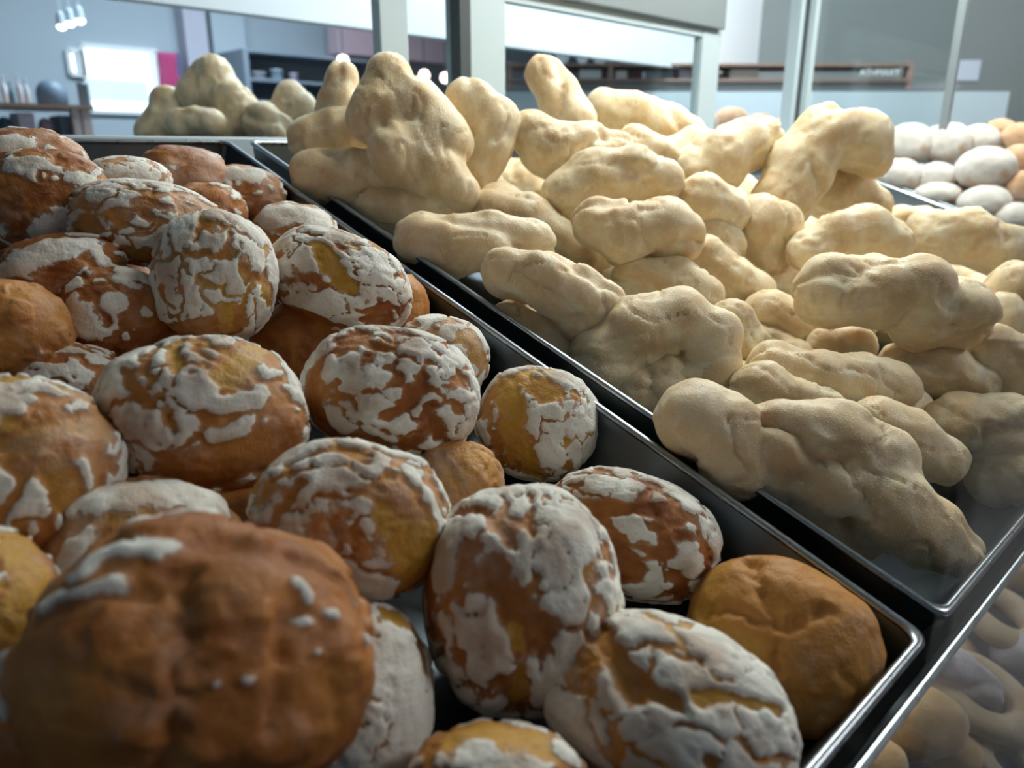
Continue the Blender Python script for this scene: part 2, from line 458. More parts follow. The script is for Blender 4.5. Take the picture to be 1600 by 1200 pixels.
def rounded_rect(x0, x1, y0, y1, r, n, seg=6):
    pts = []
    for cx, cy, a0 in ((x1 - r, y1 - r, 0), (x0 + r, y1 - r, 90), (x0 + r, y0 + r, 180), (x1 - r, y0 + r, 270)):
        for k in range(seg + 1):
            a = math.radians(a0 + 90 * k / seg); pts.append((cx + r * math.cos(a), cy + r * math.sin(a), n))
    return pts
def make_tray(label, x0, x1, y0, y1, depth, m_pan, m_rim, rad=.007, name='baking_tray', group=None, n0=0.0):
    """A sheet-metal tray lying on the leaning shelf: pan and rolled rim."""
    root = empty(name, tuple(tray(0, 0, n0)), (TILT, 0, 0)); set_props(root, label, 'tray', group)
    bm = bmesh.new()
    def loops(profile, cap):
        rs = []
        for off, z in profile:
            rs.append([bm.verts.new(p) for p in rounded_rect(x0 - off, x1 + off, y0 - off, y1 + off, max(.003, rad + off), z)])
        for a, b in zip(rs, rs[1:]):
            k = len(a)
            for i in range(k): bm.faces.new((a[i], a[(i + 1) % k], b[(i + 1) % k], b[i]))
        if cap == 1: bm.faces.new(rs[-1])
        if cap == 2: bm.faces.new(rs[0][::-1]); 
        return rs
    fl = -.006                                                # walls lean in towards the floor
    prof = [(-.0035, -.002), (-.0045, -.008), (fl - .004, -depth + .012), (fl - .008, -depth + .004), (fl - .017, -depth)]
    rs = loops(prof, 0)
    bm.faces.new(rs[-1])
    pro2 = [(-.0025, -.002), (-.0032, -.008), (fl - .0028, -depth + .012), (fl - .0068, -depth + .003), (fl - .017, -depth - .0012)]
    r2 = loops(pro2, 0); bm.faces.new(r2[-1][::-1])
    k = len(rs[0])
    for i in range(k): bm.faces.new((rs[0][i], rs[0][(i + 1) % k], r2[0][(i + 1) % k], r2[0][i]))
    pan = bm_obj('pan', bm, m_pan, root, smooth=True)
    es = pan.modifiers.new('edges', 'EDGE_SPLIT'); es.split_angle = math.radians(50)
    bm = bmesh.new(); rs = []
    for j in range(10):
        a = 2 * math.pi * j / 10
        rs.append([bm.verts.new(p) for p in rounded_rect(x0 + (.0025 + .0022 * math.cos(a)), x1 - (.0025 + .0022 * math.cos(a)), y0 + (.0025 + .0022 * math.cos(a)), y1 - (.0025 + .0022 * math.cos(a)), rad, -.0015 + .0020 * math.sin(a))])
    for j in range(10):
        a, b = rs[j], rs[(j + 1) % 10]; k = len(a)
        for i in range(k): bm.faces.new((a[i], a[(i + 1) % k], b[(i + 1) % k], b[i]))
    bm_obj('rim', bm, m_rim, root, smooth=True)
    return root

# ================================================================== the setting
M_WALL = painted('grey_green_wall', (.205, .232, .226), .8, .08, 1.2)
M_WALL_B = painted('blue_grey_wall', (.40, .48, .54), .8, .15, 1.0)
M_WALL_F = painted('mauve_wall', (.20, .115, .13), .8, .1, 1.0)
M_CEIL = painted('ceiling_paint', (.62, .68, .70), .85, .06, .8)
M_FLOOR = painted('floor_tiles', (.22, .21, .20), .35, .2, 2.0)
M_WHITE = painted('white_paint', (.82, .87, .88), .6, .04)
def struct(o): o['kind'] = 'structure'; return o
struct(box('floor', -2.2, 5.2, -3.0, 5.1, -1.15, -1.09, M_FLOOR))
struct(box('ceiling', -2.2, 5.2, -3.0, 5.1, 1.5, 1.56, M_CEIL))
struct(box('wall_front', -2.2, 5.2, -3.06, -3.0, -1.1, 1.52, M_WALL_F))
struct(box('wall_left', -2.26, -2.2, -3.0, 5.1, -1.1, 1.52, M_WALL_B))
struct(box('wall_right', 5.2, 5.26, -3.0, 5.1, -1.1, 1.52, M_WALL_F))
YB = 4.6                                                      # back wall of the shop
def span(px0, px1, py0, py1, y):
    """x0, x1, z0, z1 of what stands at distance y behind the case."""
    a = at_y(px0, (py0 + py1) / 2, y); b = at_y(px1, (py0 + py1) / 2, y); pm = (px0 + px1) / 2
    return a[0], b[0], at_y(pm, py1, y)[2], at_y(pm, py0, y)[2]
wx0, wx1, wz0, wz1 = span(133, 248, 76, 176, YB)
nx0, nx1, nz0, nz1 = span(106, 126, 79, 117, YB)
bm = bmesh.new()                                              # back wall round its two window openings
for x0, x1, z0, z1 in ((-2.2, nx0, -1.1, 1.52), (nx0, nx1, -1.1, nz0), (nx0, nx1, nz1, 1.52), (nx1, wx0, -1.1, 1.52),
                       (wx0, wx1, -1.1, wz0), (wx0, wx1, wz1, 1.52), (wx1, 5.2, -1.1, 1.52)):
    add_box(bm, x0, x1, YB, YB + .1, z0, z1)
struct(bm_obj('wall_back', bm, M_WALL_B))
M_FROST = mat('frosted_film', (.55, .72, .82), .5); M_FROST.node_tree.nodes['Principled BSDF'].inputs['Transmission Weight'].default_value = .8
M_WIN = glass_material('window_glass', (.96, .98, 1.0))
def window(name, x0, x1, z0, z1, film):
    w = struct(empty(name, ((x0 + x1) / 2, YB, z0)))
    bm = bmesh.new(); t = .010
    for a in ((x0 - t, x0 + t, z0, z1), (x1 - t, x1 + t, z0, z1), (x0, x1, z1 - t, z1 + t), (x0, x1, z0 - t, z0 + t)):
        add_box(bm, a[0], a[1], YB - .03, YB + .05, a[2], a[3])
    f = bm_obj('frame', bm, M_WHITE, None); f.parent = w; f.matrix_parent_inverse = Matrix.Translation(w.location).inverted()
    p = box('pane', x0, x1, YB + .01, YB + .016, z0, z1, M_WIN); p.parent = w; p.matrix_parent_inverse = f.matrix_parent_inverse
    if film:
        h = z1 - z0
        p = box('frosted_film', x0 + .02, x1 - .06, YB + .02, YB + .026, z0 + .18 * h, z0 + .52 * h, M_FROST); p.parent = w; p.matrix_parent_inverse = f.matrix_parent_inverse
window('window_1', wx0, wx1, wz0, wz1, True)
window('window_2', nx0, nx1, nz0, nz1, False)
# pilasters of the back wall
for i, (a, b) in enumerate(((292, 326), (334, 384))):
    x0, x1, z0, z1 = span(a, b, 30, 200, YB - .08)
    struct(box('trim_%d' % (i + 1), x0, x1, YB - .12, YB, -1.1, 1.5, (painted('pinkish_plaster', (.46, .47, .55), .8), M_WALL_B)[i]))
# white boxed-in beam running over the case towards the shop's end
pa = at_y(790, 72, 1.7)
struct(box('trim_3', -.6, 4.3, 1.7, 1.74, pa[2], 1.5, M_WHITE))
# partition wall standing across the shop's end, behind a long rack
FW = C2W[:, 2].copy(); FW[2] = 0; FW /= np.linalg.norm(FW); RT = C2W[:, 0]
YAW = math.atan2(RT[1], RT[0])
def at_h(px, py, dist):                                       # point seen at a pixel, `dist` metres along the aisle
    r = C2W @ np.array([(px - 800) / F, (600 - py) / F, 1.0]); return CAM + r * (dist / (r @ FW))
def flat_box(name, px0, px1, py0, py1, dist, thick, m, parent=None, bevel=0.0, floor=None):
    """A box facing the way the rack faces, its front `dist` metres off along the aisle."""
    a = at_h(px0, (py0 + py1) / 2, dist); b = at_h(px1, (py0 + py1) / 2, dist)
    t = at_h((px0 + px1) / 2, py0, dist)[2]; u = floor if floor is not None else at_h((px0 + px1) / 2, py1, dist)[2]
    c = (a + b) / 2; w = np.linalg.norm((b - a)[:2])
    bm = bmesh.new(); add_box(bm, -w / 2, w / 2, 0, thick, 0, t - u, bevel)
    o = bm_obj(name, bm, m); o.location = (c[0], c[1], u); o.rotation_euler = (0, 0, YAW)
    if parent:
        bpy.context.view_layer.update()
        o.parent = parent; o.matrix_parent_inverse = parent.matrix_world.inverted()
    return o
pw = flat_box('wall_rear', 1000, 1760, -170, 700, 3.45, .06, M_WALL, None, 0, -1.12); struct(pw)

# ------------------------------------------------------------------ spotlights, and unseen ceiling panels added for brightness
M_TUBE = emissive('lamp_diffuser', (.95, .98, 1.0), 6.0)
for x, y, lab in ((1.5, 1.3, 'unseen added ceiling light panel over the counter behind the case'), (1.4, 3.2, 'unseen added ceiling light panel over the shop floor'), (2.6, .4, 'unseen added ceiling light panel over the end of the case'), (1.6, -1.3, 'unseen added ceiling light panel over the customers')):
    r = empty('added_ceiling_panel', (x, y, 1.44)); set_props(r, lab, 'light', 'added shop ceiling panels')
    bm = bmesh.new(); add_box(bm, -.62, .62, -.27, .27, .01, .06, .006); bm_obj('housing', bm, M_WHITE, r)
    bm = bmesh.new(); add_box(bm, -.6, .6, -.25, .25, 0.002, .012); bm_obj('diffuser', bm, M_TUBE, r)
M_SPOT = emissive('spot_lens', (1, 1, 1), 5.0)
for px, py, lab in ((96, 39, 'small bright spotlight, first of three from the shop wall'), (110, 34, 'small bright spotlight, middle of three'), (125, 30, 'small bright spotlight, last of three towards the window')):
    p = at_y(px, py, 3.6); r = empty('spotlight', tuple(p)); set_props(r, lab, 'light', 'three spotlights under the ceiling')
    bm = bmesh.new(); lathe(bm, [(.008, .05), (.014, .04), (.0175, .0), (.0165, -.003)], seg=16); bm_obj('lamp_housing', bm, M_WALL_B, r)
    bm = bmesh.new(); lathe(bm, [(.006, .012), (.017, .002), (.017, -.010), (.009, -.018)], seg=16); bm_obj('lens', bm, M_SPOT, r)
    bm = bmesh.new(); lathe(bm, [(.003, .05), (.003, 1.5 - p[2])], seg=8); bm_obj('stem', bm, M_WALL_B, r)

# ------------------------------------------------------------------ pink curtain beside the window
x0, x1, z0, z1 = span(250, 279, 82, 138, YB - .1)
def drape(name, x0, x1, z0, z1, y, m, amp=.02, waves=4):
    nx, nz = 33, 9; v = []; f = []
    for j in range(nz):
        for i in range(nx):
            u, t = i / (nx - 1), j / (nz - 1); pinch = 1 - .22 * math.sin(math.pi * min(1, t * 1.3))
            v.append((x0 + (x1 - x0) * (.5 + (u - .5) * pinch), y + amp * math.sin(u * waves * 2 * math.pi), z1 + (z0 - z1) * t))
    for j in range(nz - 1):
        for i in range(nx - 1):
            a = j * nx + i; f.append((a, a + 1, a + nx + 1, a + nx))
    o = link(name, np_mesh(name, np.array(v), quads=np.array(f)), m)
    s = o.modifiers.new('cloth', 'SOLIDIFY'); s.thickness = .004
    return o
set_props(drape('curtain', x0, x1, z0, z1, YB - .08, painted('pink_cloth', (.62, .10, .28), .8)), 'pink curtain gathered beside the bright window', 'curtain')
x0, x1, z0, z1 = span(278, 288, 82, 138, YB - .1)
set_props(drape('curtain', x0, x1, z0, z1, YB - .06, painted('violet_cloth', (.20, .17, .33), .8), .012, 2), 'narrow violet curtain strip next to the pink one', 'curtain')

# ------------------------------------------------------------------ shelf of wares by the shop wall
YS = 3.3
M_WOOD = painted('brown_wood', (.30, .20, .15), .6); M_POST = painted('pale_wood_post', (.56, .46, .44), .6)
s = empty('wall_rack', tuple(at_y(70, 162, YS))); set_props(s, 'open shop shelf unit with wares below the spotlights', 'shelf')
bpy.context.view_layer.update()
def keep(o, parent):
    o.parent = parent; bpy.context.view_layer.update(); o.matrix_parent_inverse = parent.matrix_world.inverted(); return o
zs = {}
for py in (161, 212):
    x0, x1, z0, z1 = span(-90, 146, py, py + 6, YS); zs[py] = z1
    keep(box('board', x0, x1, YS, YS + .35, z0, z1, M_WOOD), s)
for a, b in ((116, 128), (131, 145), (-88, -76)):
    x0, x1, _a, _b = span(a, b, 168, 215, YS)
    keep(box('post', x0, x1, YS + .01, YS + .05, -1.09, zs[161] - .012, M_POST), s)
def jar(name, px0, px1, py_top, base, m, lab, cat, prof, group=None, y=YS + .08):
    x0, x1, z0, z1 = span(px0, px1, py_top, base, y); zb = zs[base]
    h = z1 - zb; r = (x1 - x0) / 2
    bm = bmesh.new(); lathe(bm, [(r * a, h * b) for a, b in prof], seg=20)
    o = bm_obj(name, bm, m, smooth=True); o.location = ((x0 + x1) / 2, y + r, zb)
    return set_props(o, lab, cat, group)
BOTTLE = [(.6, 0), (1, .04), (1, .5), (.85, .62), (.35, .74), (.32, .95), (.4, .96), (.4, 1)]
DOME = [(.8, 0), (1, .1), (1, .45), (.9, .7), (.65, .9), (.25, 1)]
TUB = [(.85, 0), (1, .05), (1, .85), (1.05, .86), (1.05, 1), (.6, 1)]
cols = [((.80, .78, .80), 'white'), ((.12, .20, .24), 'dark teal'), ((.75, .70, .73), 'pale pink'), ((.68, .72, .74), 'pale grey')]
for i, (a, b, py) in enumerate(((2, 12, 118), (14, 23, 128), (26, 35, 117), (38, 47, 122))):
    c, w = cols[i]; jar('bottle', a, b, py, 161, painted(w.replace(' ', '_') + '_bottle', c, .35), w + ' bottle standing in the bottle row on the shop shelf', 'bottle', BOTTLE, 'bottles on the shop shelf')
jar('tub', 61, 110, 124, 161, painted('slate_tub', (.13, .19, .26), .5), 'large dark blue rounded tub on the shop shelf', 'tub', DOME)
jar('tub', 124, 141, 128, 161, painted('grey_tub', (.22, .29, .34), .5), 'smaller grey tub at the end of the shop shelf', 'tub', TUB)
jar('pot', -2, 24, 182, 212, painted('deep_teal', (.04, .10, .14), .5), 'deep teal round pot on the lower board', 'pot', DOME)
jar('pot', 62, 88, 184, 212, painted('mauve_pot', (.40, .28, .36), .5), 'mauve round pot on the lower board', 'pot', DOME)
for a, b, t, c, lab in ((30, 56, 176, (.62, .56, .66), 'lilac carton standing on the lower board'), (94, 114, 180, (.10, .15, .19), 'dark square carton on the lower board')):
    x0, x1, z0, z1 = span(a, b, t, 212, YS + .06)
    set_props(box('carton', x0, x1, YS + .06, YS + .2, zs[212], z1, painted('carton_%d' % a, c, .6), None, .004), lab, 'box')

# ------------------------------------------------------------------ dim cabinet further along the back wall
YK = 4.1
x0, x1, z0, z1 = span(386, 596, 86, 215, YK)
k = empty('wall_cabinet', (x0, YK, z0)); set_props(k, 'dim grey open cabinet along the shop back wall', 'cabinet'); bpy.context.view_layer.update()
M_DIM = painted('dim_grey_board', (.17, .22, .27), .7)
keep(box('back_panel', x0, x1, YK + .3, YK + .33, -1.09, z1, M_DIM), k)
bm = bmesh.new(); add_box(bm, x0, x0 + .03, YK, YK + .3, -1.09, z1); keep(bm_obj('side', bm, M_DIM), k)
bm = bmesh.new(); add_box(bm, x1 - .03, x1, YK, YK + .3, -1.09, z1); keep(bm_obj('side', bm, M_DIM), k)
for py in (86, 128, 160):
    _a, _b, q0, q1 = span(386, 596, py, py + 4, YK); zs[py] = q1
    keep(box('board', x0 + .03, x1 - .03, YK, YK + .3, q0, q1, M_DIM), k)
for i, (a, b, t) in enumerate(((398, 420, 112), (428, 446, 108), (456, 468, 114))):
    ww = ('grey', 'blue-grey', 'lilac')[i]
    jar('tin', a, b, t, 128, painted('tin_%d' % i, ((.42, .44, .48), (.30, .38, .45), (.44, .40, .50))[i], .4), ww + ' tin on the upper board of the dim cabinet', 'tin', TUB, 'tins in the dim cabinet', YK + .05)
# pinkish wall panel and the little lamps near it
x0, x1, z0, z1 = span(528, 716, 30, 92, 4.3)
struct(box('trim_4', x0, x1, 4.3, 4.42, z0, z1, painted('rosy_panel', (.52, .40, .46), .8)))
M_GLOW = emissive('warm_bulb', (1.0, .80, .70), 5.0)
for px, py, lab in ((536, 96, 'small warm lamp above the end of the dim cabinet'), (696, 122, 'bright warm lamp seen between the two door stiles'), (663, 118, 'weaker warm lamp beside the bright one')):
    p = at_y(px, py, 4.0); r = empty('pendant_lamp', tuple(p)); set_props(r, lab, 'light', 'warm pendant lamps')
    bm = bmesh.new(); lathe(bm, [(.004, -.03), (.026, -.022), (.034, 0), (.026, .026), (.008, .034)], seg=16); bm_obj('bulb', bm, M_GLOW, r, True)
    bm = bmesh.new(); lathe(bm, [(.004, .03), (.004, 1.5 - p[2])], seg=6); bm_obj('cord', bm, M_GASKET, r)

# ------------------------------------------------------------------ long rack and pale panel standing in for the glass reflection
RD = 3.0
rk = empty('goods_rack', tuple(at_h(1170, 172, RD)), (0, 0, YAW)); set_props(rk, 'long low rack with brown boards, its pale panel standing in for a reflection', 'rack'); bpy.context.view_layer.update()
flat_box('reflection_panel', 780, 1553, 143, 420, RD, .05, painted('pale_reflection_panel', (.46, .55, .58), .6, .04), rk, 0, -1.09)  # solid pale panel in place of the reflection in the front glass
flat_box('fascia', 780, 1500, 128, 141, RD + .04, .04, painted('dark_fascia', (.20, .21, .21), .6), rk)
for py in (99, 123):
    flat_box('board', 790, 1420, py, py + 4, RD + .02, .22, painted('brown_board_%d' % py, (.26, .17, .13), .6), rk)
for a in (792, 950, 1086, 1250, 1418):
    flat_box('upright', a, a + 8, 96, 140, RD + .03, .04, painted('brown_upright_%d' % a, (.30, .20, .17), .6), rk)
def letters(txt, px, py, h_px, dist, m, parent):
    cu = bpy.data.curves.new('lettering', 'FONT'); cu.body = txt; cu.extrude = .002; cu.size = h_px / F * dist * 1.35; cu.align_x = 'CENTER'
    o = bpy.data.objects.new('lettering', cu); COL.objects.link(o)
    p = at_h(px, py, dist); o.location = tuple(p); o.rotation_euler = (math.pi / 2, 0, YAW); cu.materials.append(m)
    bpy.context.view_layer.update(); me = bpy.data.meshes.new_from_object(o.evaluated_get(bpy.context.evaluated_depsgraph_get()))
    q = link('lettering', me); q.matrix_world = o.matrix_world.copy(); bpy.data.objects.remove(o); q.name = 'lettering'
    return keep(q, parent)
M_LET = painted('pale_lettering', (.72, .74, .70), .6)
letters('ATHMAXY', 1374, 118, 9, RD + .01, M_LET, rk)  # reflected sign built as solid letters
zb = {py: at_h(1100, py, RD + .02)[2] + .0015 for py in (99, 123)}
def rack_item(px0, px1, py0, base, m, name, lab, cat, group=None, round_=False):
    a = at_h(px0, base, RD + .06); b = at_h(px1, base, RD + .06); t = at_h((px0 + px1) / 2, py0, RD + .06)[2]
    w = np.linalg.norm((b - a)[:2]); c = (a + b) / 2; bm = bmesh.new()
    if round_:                                             # a plate standing on its edge
        lathe(bm, [(w * .05, .006), (w * .30, .004), (w * .36, .010), (w * .5, .016), (w * .5, .020), (w * .3, .009), (w * .05, .010)], seg=24)
        bmesh.ops.rotate(bm, verts=bm.verts, cent=(0, 0, 0), matrix=Matrix.Rotation(math.radians(82), 3, 'X')); bmesh.ops.translate(bm, verts=bm.verts, vec=(0, .05, w * .5))
    else:
        add_box(bm, -w / 2, w / 2, 0, .12, 0, max(.01, t - zb[base]), .005)
    o = bm_obj(name, bm, m, smooth=round_); o.location = (c[0], c[1], zb[base]); o.rotation_euler = (0, 0, YAW)
    return set_props(o, lab, cat, group)
M_PLATE = painted('white_plate', (.80, .84, .86), .3)
for a, b, lab in ((868, 890, 'white plate standing first on the upper board of the rack'), (902, 920, 'small white plate standing second on the upper board'), (926, 952, 'largest white plate standing third on the upper board')):
    rack_item(a, b, 78, 99, M_PLATE, 'plate', lab, 'plate', 'plates on the rack', True)
for a, b, t, c, lab in ((818, 846, 108, (.46, .46, .50), 'grey packet on the lower board of the rack'), (856, 884, 106, (.50, .55, .60), 'pale blue packet on the lower board of the rack'), (905, 940, 108, (.68, .72, .70), 'white packet next to a brown upright'),
                        (962, 980, 110, (.75, .75, .70), 'cream packet just past the brown upright'), (1060, 1080, 108, (.42, .45, .52), 'slate packet by the end upright'),
                        (1140, 1185, 107, (.52, .53, .50), 'pale grey packet behind the slim door pane')):
    rack_item(a, b, t, 123, painted('packet_%d' % a, c, .5), 'packet', lab, 'packet', 'packets on the rack')
# white card fixed on the partition
cd = flat_box('notice_card', 1482, 1531, 94, 126, 3.445, .004, painted('pale_card', (.55, .60, .68), .6)); set_props(cd, 'small pale blank card stuck on the grey partition wall', 'card')

# ================================================================== the display case
CX0, CX1 = -.62, 1.54
case = empty('display_case', (.46, .3, -1.09)); set_props(case, 'bakery display case with leaning shelves, aluminium rear doors and lit canopy', 'display case')
bpy.context.view_layer.update()
def part(o, parent=None):
    return keep(o, parent or case)
def sloped(name, x0, x1, d0, d1, n0, n1, m, bevel=0.0):
    bm = bmesh.new(); add_box(bm, x0, x1, d0, d1, n0, n1, bevel)
    o = bm_obj(name, bm, m); o.rotation_euler = (TILT, 0, 0); return part(o)
sloped('shelf', CX0, CX1, -.007, .585, -.066, -.0545, M_SHELF)
sloped('front_rail', CX0, CX1, -.0135, -.0105, -.070, -.0015, M_RIM, .0010)
sloped('front_rail', CX0, CX1, -.0105, -.0075, -.070, -.030, M_ALU_DARK, .001)
LOW = -.375
sloped('lower_shelf', CX0, CX1, -.125, .47, LOW - .05, LOW - .036, M_SHELF)
YD = .612
zr0, zr1 = at_y(280, 222, YD)[2], at_y(280, 213, YD)[2]
part(box('rear_track', CX0, CX1, YD - .004, YD + .05, zr0 - .02, zr1, M_ALU, None, .002))
part(box('rear_panel', CX0, CX1, YD + .004, YD + .012, -1.0, zr0 - .02, M_ALU_DARK))
ztop = at_y(1000, 22, YD)[2]
part(box('top_track', at_y(712, 40, YD)[0], at_y(1126, 100, YD)[0], YD - .004, YD + .05, ztop, ztop + .05, M_ALU_DARK, None, .002))
part(box('canopy', CX0 - .02, CX1 + .02, -.02, .68, .60, .64, M_WHITE, None, .006))
part(box('base', CX0, CX1, -.12, .66, -1.09, -.62, M_ALU_DARK, None, .006))
lh = part(box('light_housing', .02, 1.08, .16, .24, -.118, -.10, M_ALU, None, .003))  # unseen housing and tube added to brighten the lower shelf
bm = bmesh.new()
bmesh.ops.create_cone(bm, cap_ends=True, segments=16, radius1=.008, radius2=.008, depth=1.0, matrix=Matrix.Translation((.55, .20, -.124)) @ Matrix.Rotation(math.pi / 2, 4, 'Y'))
part(bm_obj('light_tube', bm, emissive('added_tube_glow', (1, .97, .92), 2.0), None, True), lh)
lt = part(box('light_housing', .12, 1.32, .24, .42, .572, .602, M_ALU, None, .004))
bm = bmesh.new()
bmesh.ops.create_cone(bm, cap_ends=True, segments=16, radius1=.013, radius2=.013, depth=1.14, matrix=Matrix.Translation((.72, .33, .565)) @ Matrix.Rotation(math.pi / 2, 4, 'Y'))
part(bm_obj('light_tube', bm, emissive('tube_glow', (1, .97, .92), 4.0), None, True), lt)
# rear sliding doors: frames with clear panes; the opening towards the shop wall stands open
def door(px0, px1, s0, s1, y, mirror_dark):
    a0, a1 = at_y(px0, 100, y)[0], at_y(px0 + s0, 100, y)[0]; b0, b1 = at_y(px1 - s1, 100, y)[0], at_y(px1, 100, y)[0]
    bm = bmesh.new()
    add_box(bm, a0, a1, y, y + .016, zr1 - .002, ztop, .0015); add_box(bm, b0, b1, y, y + .016, zr1 - .002, ztop, .0015)
    add_box(bm, a1, b0, y + .001, y + .015, zr1 - .002, zr1 + .012, .001); add_box(bm, a1, b0, y + .001, y + .015, ztop - .012, ztop, .001)
    d = part(bm_obj('sliding_door', bm, M_ALU))
    part(box('pane', a1, b0, y + .006, y + .010, zr1 + .010, ztop - .010, M_GLASS), d)
    bm = bmesh.new(); add_box(bm, a0 - .014, a0, y + .001, y + .018, zr1, ztop); 
    if mirror_dark: part(bm_obj('gasket', bm, M_GASKET), d)
    else: bm.free()
    return d
door(597, 731, 43, 20, YD + .030, False)
door(736, 1124, 54, 28, YD + .006, True)
# corner post and glazed end of the case
px_ = at_y(1238, 100, YD)[0]
bm = bmesh.new(); add_box(bm, px_ - .004, px_ + .010, YD - .010, YD + .012, zr0, .60, .002); part(bm_obj('corner_post', bm, M_ALU))
bm = bmesh.new(); add_box(bm, px_ + .010, px_ + .016, YD - .014, YD + .012, zr0, .60); part(bm_obj('gasket', bm, M_GASKET))
bm = bmesh.new(); add_box(bm, px_ + .016, px_ + .030, YD - .026, YD + .012, zr0, .60, .002); part(bm_obj('corner_post', bm, M_ALU))
CXE = px_ + .034
yp = (lambda r: CAM[1] + r[1] * (CXE - CAM[0]) / r[0])(C2W @ np.array([(1490 - 800) / F, (600 - 100) / F, 1.0]))
bm = bmesh.new(); add_box(bm, CXE - .004, CXE + .008, yp - .006, yp + .006, -.05, .60, .001); part(bm_obj('mullion', bm, M_ALU_DARK))
part(box('end_pane', CXE, CXE + .005, yp + .006, YD - .027, -.02, .60, M_GLASS))
for x in (CX0, CX1 - .02):
    bm = bmesh.new(); add_box(bm, x, x + .02, -.018, .0, -1.0, .60, .002); part(bm_obj('front_post', bm, M_ALU))
bm = bmesh.new(); add_box(bm, CX0, CX0 + .02, .60, .63, -1.0, .60, .002); part(bm_obj('corner_post', bm, M_ALU))
# front sliding pane, pushed towards the far end of the case
YG = -.0225
xg = at_y(1517, 670, YG)[0]
pane = box('front_pane', xg, CX1, YG - .004, YG, -.62, .58, M_PANE); part(pane)

# ------------------------------------------------------------------ trays
make_tray('dark steel tray full of cracked floured buns', -.53, -.008, -.005, .60, .050, M_TRAY, M_RIM, group=None)
make_tray('wide dark steel tray heaped with fried dough twists', .008, .940, -.005, .60, .050, M_TRAY, M_RIM)
make_tray('grey steel tray of white sugar-coated buns', .962, px_ - .016, -.005, .60, .050, M_GREY_TRAY, M_GREY_TRAY)
make_tray('dark tray of ring biscuits on the lower shelf', -.30, 1.2, -.115, .46, .034, M_SHELF, M_TRAY, n0=LOW)

